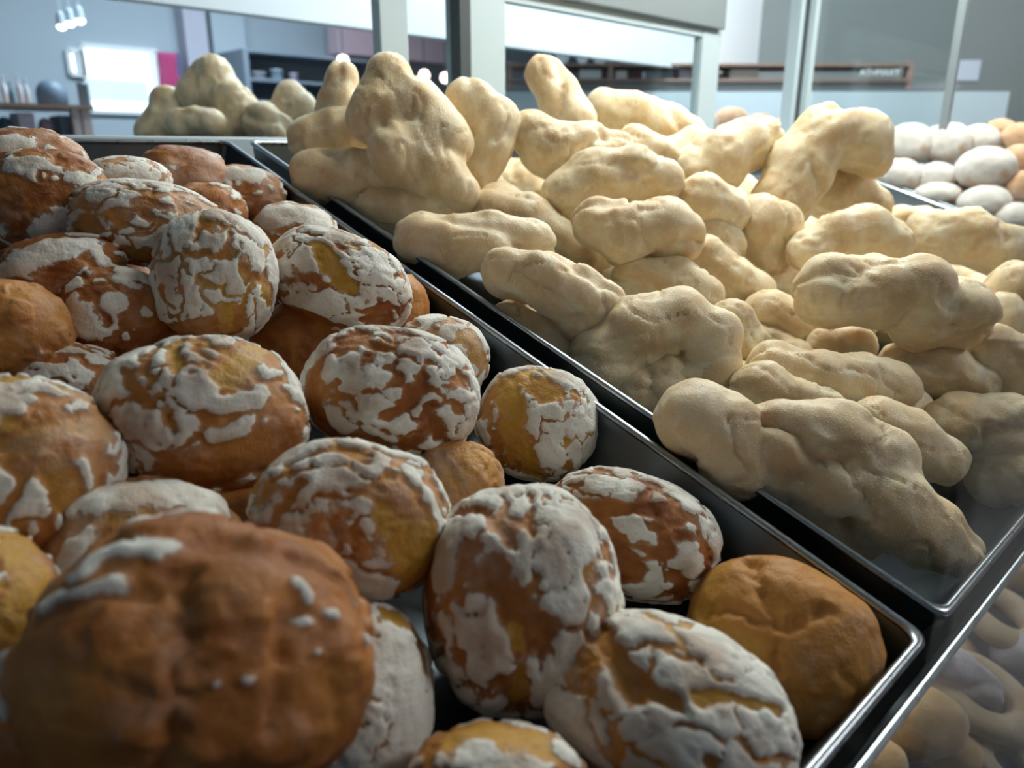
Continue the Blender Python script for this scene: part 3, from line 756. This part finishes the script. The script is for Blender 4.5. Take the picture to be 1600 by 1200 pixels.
# ------------------------------------------------------------------ floured buns
# every row: label, px, py, rx, ry, roll, height over the tray, then its crust
G = 'cracked floured buns heaped in one steel tray'
BUNS = [
 ('largest brown cracked bun with thin flour and white specks, nearly bare crust', 320, 1035, 268, 222, 0, .014,
  dict(cover=.10, dust=.68, yellow=.35, bake=.66, level=6,
       flour=[([(86, 967), (140, 948), (200, 950)], .06), ([(140, 925), (190, 905), (240, 895)], .075), ([(424, 925), (436, 942)], .035), ([(446, 978)], .028), ([(476, 971)], .028),
              ([(528, 1005)], .024), ([(461, 1020)], .02), ([(245, 905)], .02), ([(375, 1057)], .02), ([(336, 1062)], .016), ([(200, 838), (290, 822)], .07), ([(60, 1020), (70, 1090)], .07)],
       grooves=[([(275, 930), (290, 1000), (300, 1090), (290, 1180)], .06, .09), ([(428, 965), (425, 1040), (418, 1110)], .05, .09), ([(100, 985), (180, 960), (250, 955)], .05, .05),
                ([(490, 1040), (500, 1100)], .05, .05), ([(520, 955), (470, 915), (420, 885)], .04, .05), ([(190, 890), (250, 880)], .04, .03)],
       knobs=[((365, 878), .09, .10), ((352, 940), .24, .11), ((180, 1030), .33, .06), ((500, 1010), .22, .05)])),
 ('golden bun with flour edges, cut by the picture edge beside the largest bun', -58, 955, 134, 132, 0, -.010, dict(cover=.55, dust=.6, yellow=.9, level=6, bare=[([(0, 870), (20, 930), (0, 990)], .30, .5, .9)])),
 ('yellow bun with big flour patches above the edge golden bun', 20, 748, 153, 160, 0, .0,
  dict(cover=.80, dust=.6, yellow=.6, level=6, bare=[([(0, 692), (70, 686), (118, 672), (142, 644)], .15, .9, .55), ([(0, 598), (75, 601)], .10, .5, 1.0), ([(72, 730), (101, 800)], .13, .8, .6), ([(138, 698)], .05, .4, .3)])),
 ('orange bun with a grey flour film tucked behind the largest bun', 225, 888, 158, 142, 0, -.022,
  dict(cover=.35, dust=.7, yellow=.45, level=6, flour=[([(160, 790), (230, 775), (310, 790)], .22), ([(150, 855), (130, 890)], .14)], bare=[([(120, 830), (200, 810), (260, 812)], .12, .6, .6)])),
 ('small dark orange bun wedged in the gap under the pale cream bun', 352, 850, 92, 92, 0, -.034, dict(cover=.05, dust=.25, yellow=.2, bake=.6)),
 ('broad bun with white flour on top and bare brown lower side', 322, 650, 152, 124, 0, .004,
  dict(cover=.88, dust=.55, yellow=.5, level=6, bare=[([(285, 540), (280, 588)], .09, .7, .8), ([(392, 540), (372, 570), (350, 595)], .16, .5, .95), ([(300, 722), (360, 712), (440, 668)], .30, .5, .15),
       ([(225, 735), (330, 742)], .16, .5, .1), ([(262, 617), (280, 668)], .07, .7, .6), ([(345, 614), (420, 602)], .06, .6, .2), ([(474, 600), (470, 680)], .08, .3, .9), ([(225, 590), (250, 640)], .10, .6, .3)])),
 ('round bun with bold white flour plates split by reddish brown cracks', 614, 614, 136, 102, -8, .002,
  dict(cover=.90, dust=.45, yellow=.25, bake=.72, level=6, bare=[([(500, 592), (524, 670), (580, 690)], .27, .6, .05), ([(602, 652), (644, 615), (662, 575)], .09, .9, .2), ([(555, 533), (632, 529)], .11, .7, .0), ([(548, 560), (565, 536)], .11, .6, .1),
       ([(707, 592)], .11, .5, .3), ([(660, 632), (685, 684)], .08, .9, .1), ([(690, 690), (720, 680)], .08, .6, .2)], flour=[([(532, 640), (545, 662)], .12)])),
 ('pale cream bun with wide yellow bare front and fine cracks', 548, 815, 158, 124, 0, .002,
  dict(cover=.86, dust=.72, yellow=.65, bake=.30, level=6, bare=[([(464, 737), (524, 716), (575, 728)], .08, .9, .1), ([(584, 706), (585, 765)], .06, .8, .5), ([(478, 765), (445, 812), (432, 850)], .07, .8, .5), ([(524, 806), (539, 862)], .05, .8, .5),
       ([(620, 820), (650, 880)], .34, .15, .75), ([(600, 755), (640, 800)], .14, .2, .3)])),
 ('tall tilted bun with a deep reddish bare hollow and pinkish flour', 815, 932, 152, 172, 0, -.008,
  dict(cover=.90, dust=.75, yellow=.35, bake=.6, level=6, bare=[([(765, 905), (800, 945), (840, 985)], .19, 1.0, .12), ([(720, 812), (762, 822), (795, 862)], .08, .9, .1), ([(825, 780), (828, 860)], .05, .8, .4), ([(806, 985), (812, 1050), (800, 1085)], .09, .7, .9),
       ([(690, 1012), (728, 1009)], .07, .8, .1), ([(735, 1040), (790, 1058)], .04, .8, .2), ([(905, 910), (925, 870)], .05, .6, .7), ([(880, 905), (895, 985)], .04, .7, .6), ([(930, 965), (955, 940)], .05, .5, .8)], grooves=[([(940, 800), (945, 900)], .06, .05)])),
 ('oval bun with chalky white plates and dark red cracks by the tray wall', 985, 835, 138, 96, -18, -.022,
  dict(cover=.93, dust=.35, yellow=.15, bake=.8, level=6, bare=[([(880, 782), (940, 800), (1015, 798)], .13, 1.0, .0), ([(949, 822), (975, 874), (975, 930)], .17, .8, .15), ([(1012, 770), (1022, 805)], .07, .9, .05), ([(1042, 890), (1061, 928)], .10, .8, .1),
       ([(1084, 874), (1108, 870)], .06, .7, .1), ([(880, 765), (950, 748)], .06, .7, .1), ([(1065, 800), (1095, 840)], .04, .6, .1)])),
 ('smooth golden bun without flour, creased in a cross, at the tray corner', 1216, 1004, 150, 132, -20, -.022,
  dict(cover=-1.0, dust=.50, yellow=.55, bake=.06, squash=.85, level=6, grooves=[([(1195, 885), (1212, 940), (1215, 985)], .09, .12), ([(1215, 985), (1160, 962), (1100, 955)], .07, .10), ([(1215, 985), (1285, 962)], .07, .12), ([(1215, 990), (1212, 1050)], .06, .07),
       ([(1295, 1040), (1318, 1085)], .05, .035), ([(1250, 1080), (1285, 1120)], .05, .03), ([(1335, 960), (1345, 1010)], .05, .03)], knobs=[((1150, 990), .28, .05), ((1270, 930), .30, .05), ((1265, 1000), .26, .05)])),
 ('bun split by a deep brown valley with thick ragged flour', 1043, 1115, 188, 140, -22, -.010,
  dict(cover=.95, dust=.65, yellow=.8, bake=.35, level=6, bare=[([(955, 1000), (978, 1045), (1000, 1085)], .17, 1.6, .45), ([(1005, 1080), (1050, 1102)], .10, 1.5, .2), ([(1087, 1091), (1140, 1096), (1200, 1115)], .07, .9, .9), ([(925, 1118), (968, 1104)], .035, .7, .6),
       ([(880, 1130), (890, 1160)], .05, .6, .6), ([(1000, 1160), (1040, 1180)], .04, .6, .6), ([(1070, 1040), (1100, 1044)], .03, .7, .5)], knobs=[((1030, 1010), .25, .06), ((1080, 1140), .35, .07)])),
 ('yellow topped bun low in front of the split bun, mostly below view', 772, 1262, 152, 124, 0, -.016, dict(cover=.6, dust=.6, yellow=.8, level=6, bare=[([(730, 1165), (800, 1160), (850, 1178)], .30, .5, .75)], flour=[([(745, 1195)], .16), ([(880, 1190)], .15)])),
 ('bun with a tall white flour flank squeezed against the largest bun', 545, 1095, 130, 150, 0, -.026, dict(cover=.95, dust=.5, yellow=.9, level=6, bare=[([(590, 975), (640, 1000), (655, 1050)], .20, .4, .85)], flour=[([(620, 1060), (630, 1180)], .34)])),
 ('small yellow bun with curled flour flap beside the tray wall', 840, 662, 93, 90, -20, -.02,
  dict(cover=.95, dust=.5, yellow=1.0, bake=.2, level=6, bare=[([(800, 608), (802, 650), (808, 690), (835, 735)], .25, 1.0, .95), ([(835, 604), (865, 620)], .22, .5, .6), ([(876, 682), (882, 725)], .05, .7, .6), ([(760, 690), (800, 720)], .10, .6, .7)])),
 ('small dusted bun half hidden behind the white plated bun', 690, 558, 76, 62, -10, -.014, dict(cover=.9, dust=.8, yellow=.8, bare=[([(725, 530), (742, 560)], .26, .5, .85)])),
 ('pinkish dusted bun in the gap between three larger buns', 712, 772, 78, 86, 0, -.026, dict(cover=.1, dust=.85, yellow=.5, bake=.3, level=6)),
 ('bun with white stripes and a yellow split, leaning beside the upright bun', 533, 442, 114, 74, -22, .016,
  dict(cover=.92, dust=.45, yellow=.6, bake=.7, level=6, bare=[([(500, 390), (520, 420), (540, 448)], .17, .8, .85), ([(445, 402), (440, 440)], .11, .7, .3), ([(435, 468), (490, 490), (545, 512)], .14, .5, .2), ([(487, 371), (540, 392)], .08, .8, .1), ([(575, 365), (598, 445)], .05, .9, .1),
       ([(573, 495), (590, 470)], .14, .7, .1), ([(610, 430), (600, 480)], .04, .8, .1)])),
 ('bare orange bun peeking out beside the striped bun', 616, 484, 56, 60, 0, -.012, dict(cover=-.6, dust=.3, yellow=.4, bake=.5)),
 ('bun standing on end with pale cracked top and golden foot', 337, 436, 92, 102, -8, .022,
  dict(cover=.92, dust=.75, yellow=.7, bake=.45, level=6, bare=[([(300, 397), (330, 402), (355, 400)], .09, .9, .3), ([(315, 370), (332, 358)], .08, .7, .5), ([(360, 394), (380, 442), (360, 495)], .06, .8, .7), ([(275, 512), (315, 505), (355, 500)], .26, .5, .55), ([(262, 452), (275, 470)], .11, .6, .1), ([(345, 480), (350, 510)], .14, .4, .9)])),
 ('wide bun with bright flour cap lying behind the upright bun', 235, 350, 113, 66, -8, .03,
  dict(cover=.92, dust=.65, yellow=.65, bake=.4, level=6, bare=[([(195, 340), (232, 316)], .19, .6, .4), ([(150, 350), (150, 375), (200, 408)], .22, .4, .05), ([(215, 392), (280, 388)], .22, .3, .7), ([(262, 356), (300, 352)], .04, .9, .5), ([(236, 318), (238, 296)], .05, .9, .1)])),
 ('flour capped small bun beside the tray wall behind the striped bun', 463, 368, 66, 50, -8, -.01, dict(cover=.55, dust=.75, yellow=.5, flour=[([(430, 340), (470, 334), (500, 345)], .40)])),
 ('dusty brown bun under the tray corner, end of the back row', 385, 306, 62, 46, -8, -.01, dict(cover=.4, dust=.8, yellow=.3, bake=.55, flour=[([(360, 275), (400, 275)], .35)])),
 ('mauve dusted bun highest in the back row by the rear rim', 288, 276, 68, 48, -5, .0, dict(cover=.15, dust=1.0, yellow=.1, bake=.7)),
 ('whitish bun in the back row next to the mauve one', 200, 285, 62, 40, 0, .004, dict(cover=.95, dust=.8, yellow=.3)),
 ('brown bun showing as a sliver behind the wide flour-capped bun', 325, 330, 58, 44, 0, -.01, dict(cover=.5, dust=.6, yellow=.3, bake=.7)),
 ('brown bun at the top of the heap against the shop wall side', 48, 248, 84, 46, -5, .03, dict(cover=.6, dust=.7, yellow=.2, bake=.75, flour=[([(0, 222), (30, 225)], .25)])),
 ('lumpy brown bun with grey flour shoulders below the topmost brown bun', 78, 318, 94, 80, 0, .03, dict(cover=.62, dust=.75, yellow=.3, bake=.65, level=6, flour=[([(70, 345), (90, 370)], .24), ([(120, 280), (150, 300)], .16), ([(40, 262), (85, 268)], .15)], bare=[([(40, 290), (60, 310), (110, 300)], .2, .5, .3)])),
 ('pinkish bun cut by the picture edge below the topmost brown bun', -40, 335, 86, 80, 0, .016, dict(cover=.3, dust=.9, yellow=.2)),
 ('shadowed bun with one large white flour sheet', 98, 430, 94, 64, 12, .012, dict(cover=.42, dust=.5, yellow=.2, bake=.85, level=6, flour=[([(40, 420), (75, 400), (120, 385)], .30)])),
 ('dark bun with white upper flakes beneath the upright bun', 180, 495, 88, 78, 0, .0, dict(cover=.62, dust=.45, yellow=.2, bake=.8, level=6, flour=[([(130, 480), (140, 510)], .24), ([(190, 440), (225, 430)], .18), ([(180, 475)], .16)])),
 ('plain orange bun at the picture edge beside the dark flaky bun', 2, 522, 104, 86, 0, .006, dict(cover=.05, dust=.6, yellow=.3, bake=.45, level=6)),
 ('brown bun with a thin flour line behind the yellow patched bun', 118, 612, 94, 74, -10, -.016, dict(cover=.65, dust=.3, yellow=.3, bake=.75, level=6, flour=[([(60, 575), (110, 550), (165, 570)], .10), ([(40, 590), (80, 588)], .12)])),
 ('hardly visible bun at the picture edge behind the white sheeted bun', -30, 408, 52, 58, 0, -.004, dict(cover=.4, dust=.6, yellow=.3)),
 ('dark bun in the shadow between the upright and plated buns', 468, 545, 74, 74, 0, -.02, dict(cover=.1, dust=.35, yellow=.2, bake=.8)),
 ('powdery brown bun under the lower corner beside the largest bun', -25, 1185, 140, 108, 0, -.022, dict(cover=.3, dust=.8, yellow=.2, bake=.6)),
]
for i, (lab, px, py, rx, ry, roll, n, kw) in enumerate(BUNS):
    make_bun(lab, 'bun', px, py, rx, ry, roll, n, 11 + i * 7, **kw)
def bun_at(lab, w, d, n, r, seed, **kw):
    """A bun of radius r at a place in the tray."""
    p = T2W @ np.array([w, d, n]); c = C2W.T @ (p - CAM)
    return make_bun(lab, 'bun', 800 + F * c[0] / c[2], 600 - F * c[1] / c[2], r * F / c[2], r * .8 * F / c[2], 0, n, seed, **kw)
for i, (w, d, n) in enumerate(((-.175, .385, -.02), (-.235, .36, -.022), (-.125, .372, -.022), (-.185, .455, -.021), (-.245, .44, -.021), (-.165, .255, -.024), (-.165, .315, -.024))):
    bun_at('floured bun of the bottom layer, mostly buried under the heap', w, d, n, .030, 400 + i, cover=.4, dust=.5, yellow=.3, level=4, group='bottom layer of floured buns')

# ------------------------------------------------------------------ fried dough twists
# label, height over the tray, puffs (px, py, radius px, nearer/farther m), shape seed
TWISTS = [
 ('largest dough twist, at the tray corner by the divider rim', .004, [(1083,652,58,.002),(1128,678,60,.001),(1150,718,58,.003),(1205,735,48,.006),(1218,690,58,0),(1300,695,66,.003),(1365,718,58,.004),(1300,755,58,-.002),(1272,785,46,.004),(1335,832,44,.003),(1385,795,68,-.006),(1440,828,58,-.002),(1492,862,38,.002)]),
 ('short rounded dough piece tucked behind the largest twist', -0.008, [(1185,618,46,0),(1240,640,42,.002),(1280,650,36,.004)]),
 ('dough twist with glossy ridges behind the largest twist', 0, [(1212,575,40,0),(1270,590,44,-.002),(1340,598,46,0),(1390,610,42,.004)]),
 ('thick bent dough twist overhanging the divider rim at mid length', 0, [(945,565,52,0),(990,525,52,0),(1060,505,46,.002),(1105,530,46,.004),(1110,575,42,.002)]),
 ('small upright dough piece behind the thick bent twist', 0, [(1140,500,34,0),(1165,540,36,.0)]),
 ('smooth dough strand lying behind the upper end of the largest twist', -0.005, [(1365,668,44,0),(1420,690,48,0),(1465,715,40,.004)]),
 ('broad dough twist in the pinkish shade near the glass pane', -.014, [(1500,662,46,0),(1572,675,54,0),(1650,698,56,0),(1570,738,54,.0)]),
 ('dough twist with blistered skin below the long creased roll', 0, [(1410,574,38,0),(1465,575,42,0),(1520,600,36,0)]),
 ('small dough knob under the long creased roll', -0.005, [(1290,545,32,0),(1335,542,34,0)]),
 ('dough piece beside the lower end of the long creased roll', 0.02, [(1545,545,38,0),(1590,575,46,.002),(1640,560,44,0)]),
 ('long smooth dough roll with one lengthwise crease across the heap', 0.042, [(1300,458,52,0),(1370,456,52,0),(1430,450,46,-.004),(1440,500,46,0),(1500,490,50,.002)]),
 ('arched dough twist just above the long creased roll', 0.045, [(1268,392,34,-.004),(1305,370,38,-.004),(1350,362,40,0),(1385,385,38,.004)]),
 ('dough knob at the foot of the arched twist', 0.03, [(1185,348,44,0),(1215,352,38,0),(1200,395,36,.006)]),
 ('domed dough piece with a dark speck behind the arched twist', 0.055, [(1295,300,38,0),(1330,292,34,0),(1360,322,32,.0)]),
 ('wide dough twist by the grey tray of white buns', 0.05, [(1455,372,42,0),(1510,368,40,0),(1560,390,40,0),(1620,395,30,.004)]),
 ('small dough end peeping out beside the grey tray rim', 0.03, [(1410,345,24,0),(1440,350,26,0)]),
 ('tallest pale dough twist curling over at the top of the heap', 0.085, [(1222,312,46,.006),(1248,262,50,.004),(1285,212,45,0),(1345,220,44,.006),(1362,246,30,.004)]),
 ('fat dough twist with a bright fold beside the tallest pale twist', 0.07, [(1095,272,44,0),(1125,250,48,-.003),(1168,228,38,0),(1197,212,26,.004)]),
 ('dough piece under the fat brightly folded twist', 0.045, [(1098,312,38,0),(1130,330,36,.006)]),
 ('dough ends behind the fat brightly folded twist', 0.05, [(1050,245,30,0),(1085,225,28,0)]),
 ('smooth curved dough twist in the middle of the heap', 0.048, [(888,302,38,0),(930,278,44,0),(985,272,40,0),(1030,285,36,.006)]),
 ('two-lobed dough piece with a pale seam under the smooth curved twist', 0.032, [(932,348,36,0),(975,365,48,-.002),(1035,358,46,.0),(1060,370,38,.004)]),
 ('sugary dough twist along the divider rim, third from the rear', 0.01, [(660,375,40,0),(705,385,46,0),(770,378,44,0),(825,385,40,.004)]),
 ('sugary dough twist overlapping the divider rim, fourth from the rear', 0.012, [(795,425,38,0),(845,435,44,-.002),(895,462,44,0),(940,478,36,.004),(905,505,32,.004)]),
 ('flat dough piece low against the divider rim beneath the fourth twist', -0.018, [(800,505,36,0),(845,525,36,0),(885,550,28,0)]),
 ('sloping dough strand behind the third sugary twist', 0.005, [(775,330,36,0),(825,340,38,0),(865,372,34,0),(900,400,30,0)]),
 ('lumpy dough twist near the divider rim, second from the rear', 0, [(585,322,34,0),(635,322,34,-.002),(688,330,30,0)]),
 ('big peaked dough clump towering over the rear of the tray', 0.05, [(610,122,36,.004),(590,180,44,.002),(650,165,42,.004),(690,220,46,.004),(625,240,48,-.006),(680,270,46,0),(715,300,34,.004)]),
 ('browned dough twist standing beside the big peaked clump', 0.052, [(735,165,38,0),(772,195,40,0),(768,235,36,0),(745,270,30,0)]),
 ('dough finger sticking straight up in front of the door stile', 0.07, [(850,115,28,0),(873,150,32,0),(895,190,36,0),(905,230,34,0)]),
 ('dough twist with a ragged edge at the foot of the upright finger', 0.058, [(828,205,32,-.002),(860,235,42,-.002),(915,235,40,.002),(955,240,34,.004)]),
 ('row of dough lobes along the rear rim in front of the glass door', 0.062, [(945,170,30,0),(990,178,34,0),(1040,195,32,0),(1075,208,24,0)]),
 ('pale dough lobe below the row by the glass door', 0.055, [(990,228,30,0),(1030,245,30,0)]),
 ('dough twist at the rear rim next to the empty steel corner', 0.03, [(487,218,36,0),(525,205,36,0),(565,195,34,.0)]),
 ('dim dough twist under the big peaked clump', 0.01, [(500,275,42,0),(550,280,44,0),(600,275,40,.0)]),
 ('narrow dough tip rising behind the big peaked clump', 0.05, [(534,122,24,0),(528,160,28,0),(520,195,30,.0)]),
 ('dough hump between the two-lobed piece and the thick bent twist', 0, [(995,445,40,0),(1050,448,40,0),(1090,465,36,.0)]),
 ('shaded dough twist in the hollow in front of the arched twist', 0.005, [(1095,405,36,0),(1140,440,40,0),(1175,460,36,.0)]),
 ('shaded dough strand in the hollow below the long creased roll', -0.005, [(1200,495,38,0),(1250,510,40,0),(1285,515,36,0)]),
 ('dough end cut by the picture edge beside the long creased roll', 0.03, [(1585,450,40,0),(1620,480,44,0)]),
 ('dough strand lying under the thick bent twist at the rim', -0.02, [(995,608,38,0),(1045,608,42,0),(1100,590,40,.0)]),
 ('shaded dough lump in the hollow behind the two-lobed piece', 0.02, [(1130,385,34,0),(1105,370,34,0)]),
 ('dough end by the divider rim under the second twist', -0.022, [(540,325,32,0),(575,350,32,0),(620,365,30,0)]),
 ('dough strand in the shadow under the long creased roll', 0, [(1440,560,36,0),(1560,500,40,0),(1500,540,38,0)]),
]
GT = 'sugared fried dough twists heaped in the wide tray'
def puffs(n, L, z=None):
    cx, cy = np.mean([l[0] for l in L]), np.mean([l[1] for l in L])
    z = z or depth_on_n(cx, cy, n)
    P = []
    for px, py, r, dz in L:
        P.append(np.append(at_z(px, py, z + dz), r * (z + dz) / F * 1.10))
    return P, z
for i, (lab, n, L) in enumerate(TWISTS):
    P, z = puffs(n, L)
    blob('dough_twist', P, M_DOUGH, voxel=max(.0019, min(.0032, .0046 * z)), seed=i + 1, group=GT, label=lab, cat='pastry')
# the layer underneath: twists of the same batch lying on the tray floor
rs = random.Random(4)
base = []
for k in range(3):
    P = [np.append(np.array([math.cos(a), math.sin(a) * .6, .05 * math.sin(3 * a + k)]) * .030, .021) for a in (-2.6, -1.2, .2 + .2 * k)]
    o = blob('dough_twist', P, M_DOUGH, voxel=.0034, seed=60 + k); base.append(o)
slots = [(w, d) for w in (.115, .20, .285, .37, .46, .56, .66) for d in (.10, .19, .28, .37, .46, .54)]
slots = [s for s in slots if not (s[0] > .5 and s[1] > .5) and not (s[0] < .14 and s[1] < .15)]
for i, (w, d) in enumerate(slots):
    o = base[i] if i < 3 else base[i % 3].copy()
    if i >= 3: COL.objects.link(o)
    o.matrix_world = Matrix.Translation(tray(w + rs.uniform(-.01, .01), d + rs.uniform(-.01, .01), -.0235)) @ Matrix.Rotation(TILT, 4, 'X') @ Matrix.Rotation(rs.uniform(0, 6.28), 4, 'Z')
    set_props(o, 'fried dough twist of the bottom layer, buried under the heap', 'pastry', 'bottom layer of dough twists')

# solid dough pile added in place of the heap's mirror image
zc = at_y(330, 216, .86)[2] - .004
set_props(box('back_counter', -.30, 2.6, .70, 1.20, -1.09, zc - .012, M_ALU_DARK, None, .004), 'grey counter behind the display case', 'counter')
bt = empty('baking_tray', (.42, .92, zc - .012)); set_props(bt, 'shallow steel tray on the counter behind the case', 'tray')
bm = bmesh.new(); add_box(bm, -.36, .36, -.18, .18, .0005, .005); bm_obj('pan', bm, M_TRAY, bt)
bm = bmesh.new()
for a in ((-.36, .36, -.186, -.18), (-.36, .36, .18, .186), (-.366, -.36, -.186, .186), (.36, .366, -.186, .186)): add_box(bm, *a, .0005, .014)
bm_obj('rim', bm, M_RIM, bt)
MIRROR_IMAGE = [
 ('dough ball on top of the added mirror-image pile behind the open door', [(332, 122, 32, 0), (310, 148, 30, 0), (345, 150, 34, 0)], .99),
 ('squat dough piece low in the added mirror-image pile behind the open door', [(282, 192, 22, 0), (305, 188, 22, 0), (330, 194, 22, 0)], .93),
 ('dough piece on the window side of the added mirror-image pile behind the case', [(262, 160, 24, 0), (258, 185, 26, 0), (235, 205, 22, 0)], .99),
 ('dough twist in the middle of the added mirror-image pile behind the case', [(365, 165, 32, 0), (385, 190, 34, 0), (360, 200, 30, 0)], .97),
 ('dough twist at the end of the added mirror-image pile next to the tray of twists', [(452, 156, 26, 0), (470, 178, 30, 0), (440, 190, 30, 0)], .97),
 ('dough twist low in the added mirror-image pile beside the end twist', [(410, 190, 28, 0), (435, 205, 26, 0)], .94),
 ('dough piece at the back of the added mirror-image pile behind the case', [(290, 170, 26, 0), (300, 200, 28, 0)], 1.02),
]
for i, (lab, L, z) in enumerate(MIRROR_IMAGE):
    P, z = puffs(0, L, z); blob('dough_twist', P, M_DOUGH, voxel=.0036, seed=90 + i, group='added mirror-image dough pile behind the case', label=lab, cat='pastry')

# ------------------------------------------------------------------ white buns in the grey tray, further along the case
def ball(name, px, py, rx, ry, w, m, seed, lab, group, cat='bun', crack=.04, z=None):
    z = z or depth_on_w(px, py, w); c = at_z(px, py, z); k = z / F; R = view_frame(px, py, 0)
    dirs, faces = ico(4); f1, f2 = worley(dirs + .2 * np.stack([fbm(dirs, 2.5, seed + i) for i in range(3)], 1), 1.7, seed)
    r = 1 + .05 * fbm(dirs, 1.8, seed) + .02 * fbm(dirs, 5, seed + 2) - crack * sstep(.12, .0, f2 - f1)
    P = (dirs * r[:, None] * np.array([rx, ry, (rx + ry) / 2]) * k) @ R.T
    o = link(name, np_mesh(name, P, tri=faces), m); o.location = c
    return set_props(o, lab, cat, group)
WHITE = [(1403, 277, 36, 29, .985, 'white bun with a brown top patch at the near end of the grey tray'), (1462, 279, 31, 25, 1.01, 'white bun second along the rim of the grey tray'), (1464, 305, 36, 20, .985, 'flat white bun low by the grey rim, below the second one'),
         (1420, 226, 38, 33, 1.06, 'large white bun on the second layer near the dough heap'), (1478, 226, 38, 33, 1.09, 'large white bun in the middle of the second layer'), (1527, 224, 32, 29, 1.13, 'white bun third in the second layer'),
         (1540, 264, 44, 34, 1.02, 'large white bun with a brown split seam'), (1538, 318, 39, 28, .985, 'round white bun third along the rim of the grey tray'), (1588, 342, 34, 25, .985, 'white bun last along the visible rim of the grey tray'),
         (1348, 196, 36, 22, 1.12, 'white bun behind the tallest pale dough twist'), (1502, 300, 24, 24, 1.04, 'small white bun wedged between the split bun and the rim')]
for i, (px, py, rx, ry, w, lab) in enumerate(WHITE): ball('sugared_bun', px, py, rx, ry, w, M_WHITE_BUN, 200 + i, lab, 'white buns in the grey tray')
TAN = [(1590, 252, 26, 26, 1.07, 'tan bun beside the split white bun'), (1600, 292, 26, 26, 1.03, 'tan bun at the picture edge above the last white bun'), (1562, 206, 24, 20, 1.2, 'brown bun at the top of the far heap'), (1592, 216, 26, 24, 1.17, 'brown bun at the picture edge on the far heap')]
for i, (px, py, rx, ry, w, lab) in enumerate(TAN): ball('tan_bun', px, py, rx, ry, w, M_TAN_BUN, 240 + i, lab, 'tan buns at the far end of the case')
CTR = [(1100, 194, 22, 22, 'brown bun peeping over the row by the glass door'), (1142, 192, 30, 24, 'pinkish bun beside the brown one behind the glass door'), (1186, 198, 26, 20, 'tan bun behind the fat brightly folded twist'), (1224, 204, 24, 20, 'orange-brown bun behind the tallest pale twist')]
for i, (px, py, rx, ry, lab) in enumerate(CTR):
    c = C2W.T @ (at_y(px, py, .90) - CAM)
    ball('tan_bun', px, py, rx, ry, 0, M_TAN_BUN, 260 + i, lab, 'tan buns on the counter behind the case', z=c[2])
rs = random.Random(8)
for i in range(16):
    w, d = 1.0 + (i % 4) * .085 + rs.uniform(-.01, .01), .10 + (i // 4) * .125 + rs.uniform(-.01, .01)
    p = tray(w, d, -.022); c = C2W.T @ (p - CAM)
    ball('sugared_bun', 800 + F * c[0] / c[2], 600 - F * c[1] / c[2], .038 * F / c[2], .026 * F / c[2], w, M_WHITE_BUN, 300 + i, 'white bun of the bottom layer in the grey tray', 'bottom layer of white buns', z=c[2])

# ------------------------------------------------------------------ biscuits on the lower shelf
def ring(lab, px, py, r_out, r_in, n, seed, m=None, arc=1.0, turn=0.0):
    z = depth_on_n(px, py, n); c = at_z(px, py, z); k = z / F; ro, ri = r_out * k, r_in * k
    R0, rr = (ro + ri) / 2, (ro - ri) / 2; N, Mn = 56, 18; v = []; 
    for i in range(N):
        a = 2 * math.pi * i / N * 1.0 + turn
        for j in range(Mn):
            b = 2 * math.pi * j / Mn; v.append(((R0 + rr * math.cos(b)) * math.cos(a), (R0 + rr * math.cos(b)) * math.sin(a), rr * .8 * math.sin(b)))
    v = np.array(v); q = v / ro
    v = v * (1 + .10 * fbm(q, 1.6, seed))[:, None] * (1 + .02 * fbm(q, 6, seed + 1))[:, None]
    f = np.array([(i * Mn + j, ((i + 1) % N) * Mn + j, ((i + 1) % N) * Mn + (j + 1) % Mn, i * Mn + (j + 1) % Mn) for i in range(N) for j in range(Mn)])
    o = link('ring_biscuit', np_mesh('ring_biscuit', v, quads=f), m or M_RING); o.location = c; o.rotation_euler = (TILT, 0, turn)
    return set_props(o, lab, 'biscuit', 'biscuits on the lower shelf')
LB = LOW + .022
ring('pale ring biscuit lying flat on the lower shelf below the front rail', 1532, 1085, 86, 38, LB + .030, 501)
ring('ring biscuit leaning behind the pale ring under the glass pane', 1565, 965, 72, 28, LB + .030, 502)
ring('ring biscuit at the bottom edge of the picture on the lower shelf', 1575, 1195, 60, 22, LB + .01, 503)
ring('shaded ring biscuit close under the tray corner', 1478, 1015, 54, 20, LB - .004, 504)
LOWER = [(1432, 1128, 70, 56, 'large tan roll under the corner of the bun tray', M_ROLL, .03), (1362, 1192, 52, 42, 'small tan roll at the lower picture edge by the rail', M_ROLL, .02), (1592, 1022, 40, 34, 'white-capped round roll beside the pale ring', M_ICED, .02),
         (1592, 890, 42, 36, 'reddish tan roll high under the glass pane', M_ROLL, .02), (1490, 1180, 44, 36, 'tan roll between the large roll and the bottom edge', M_ROLL, .0), (1402, 1060, 34, 28, 'tan roll half covered by the iced biscuit', M_RING, .0),
         (1525, 925, 36, 30, 'tan roll beneath the end of the front rail', M_ROLL, .0)]
for i, (px, py, rx, ry, lab, m, dn) in enumerate(LOWER):
    ball('bread_roll', px, py, rx, ry, 0, m, 520 + i, lab, 'rolls on the lower shelf', 'roll', .0, depth_on_n(px, py, LB + dn))
P, z = puffs(LB + .045, [(1445, 1015, 26, 0), (1490, 1048, 32, 0), (1540, 1080, 24, 0)])
blob('iced_biscuit', P, M_ICED, voxel=.003, seed=77, label='long pale lilac iced biscuit lying across the rolls', cat='biscuit', group=None)
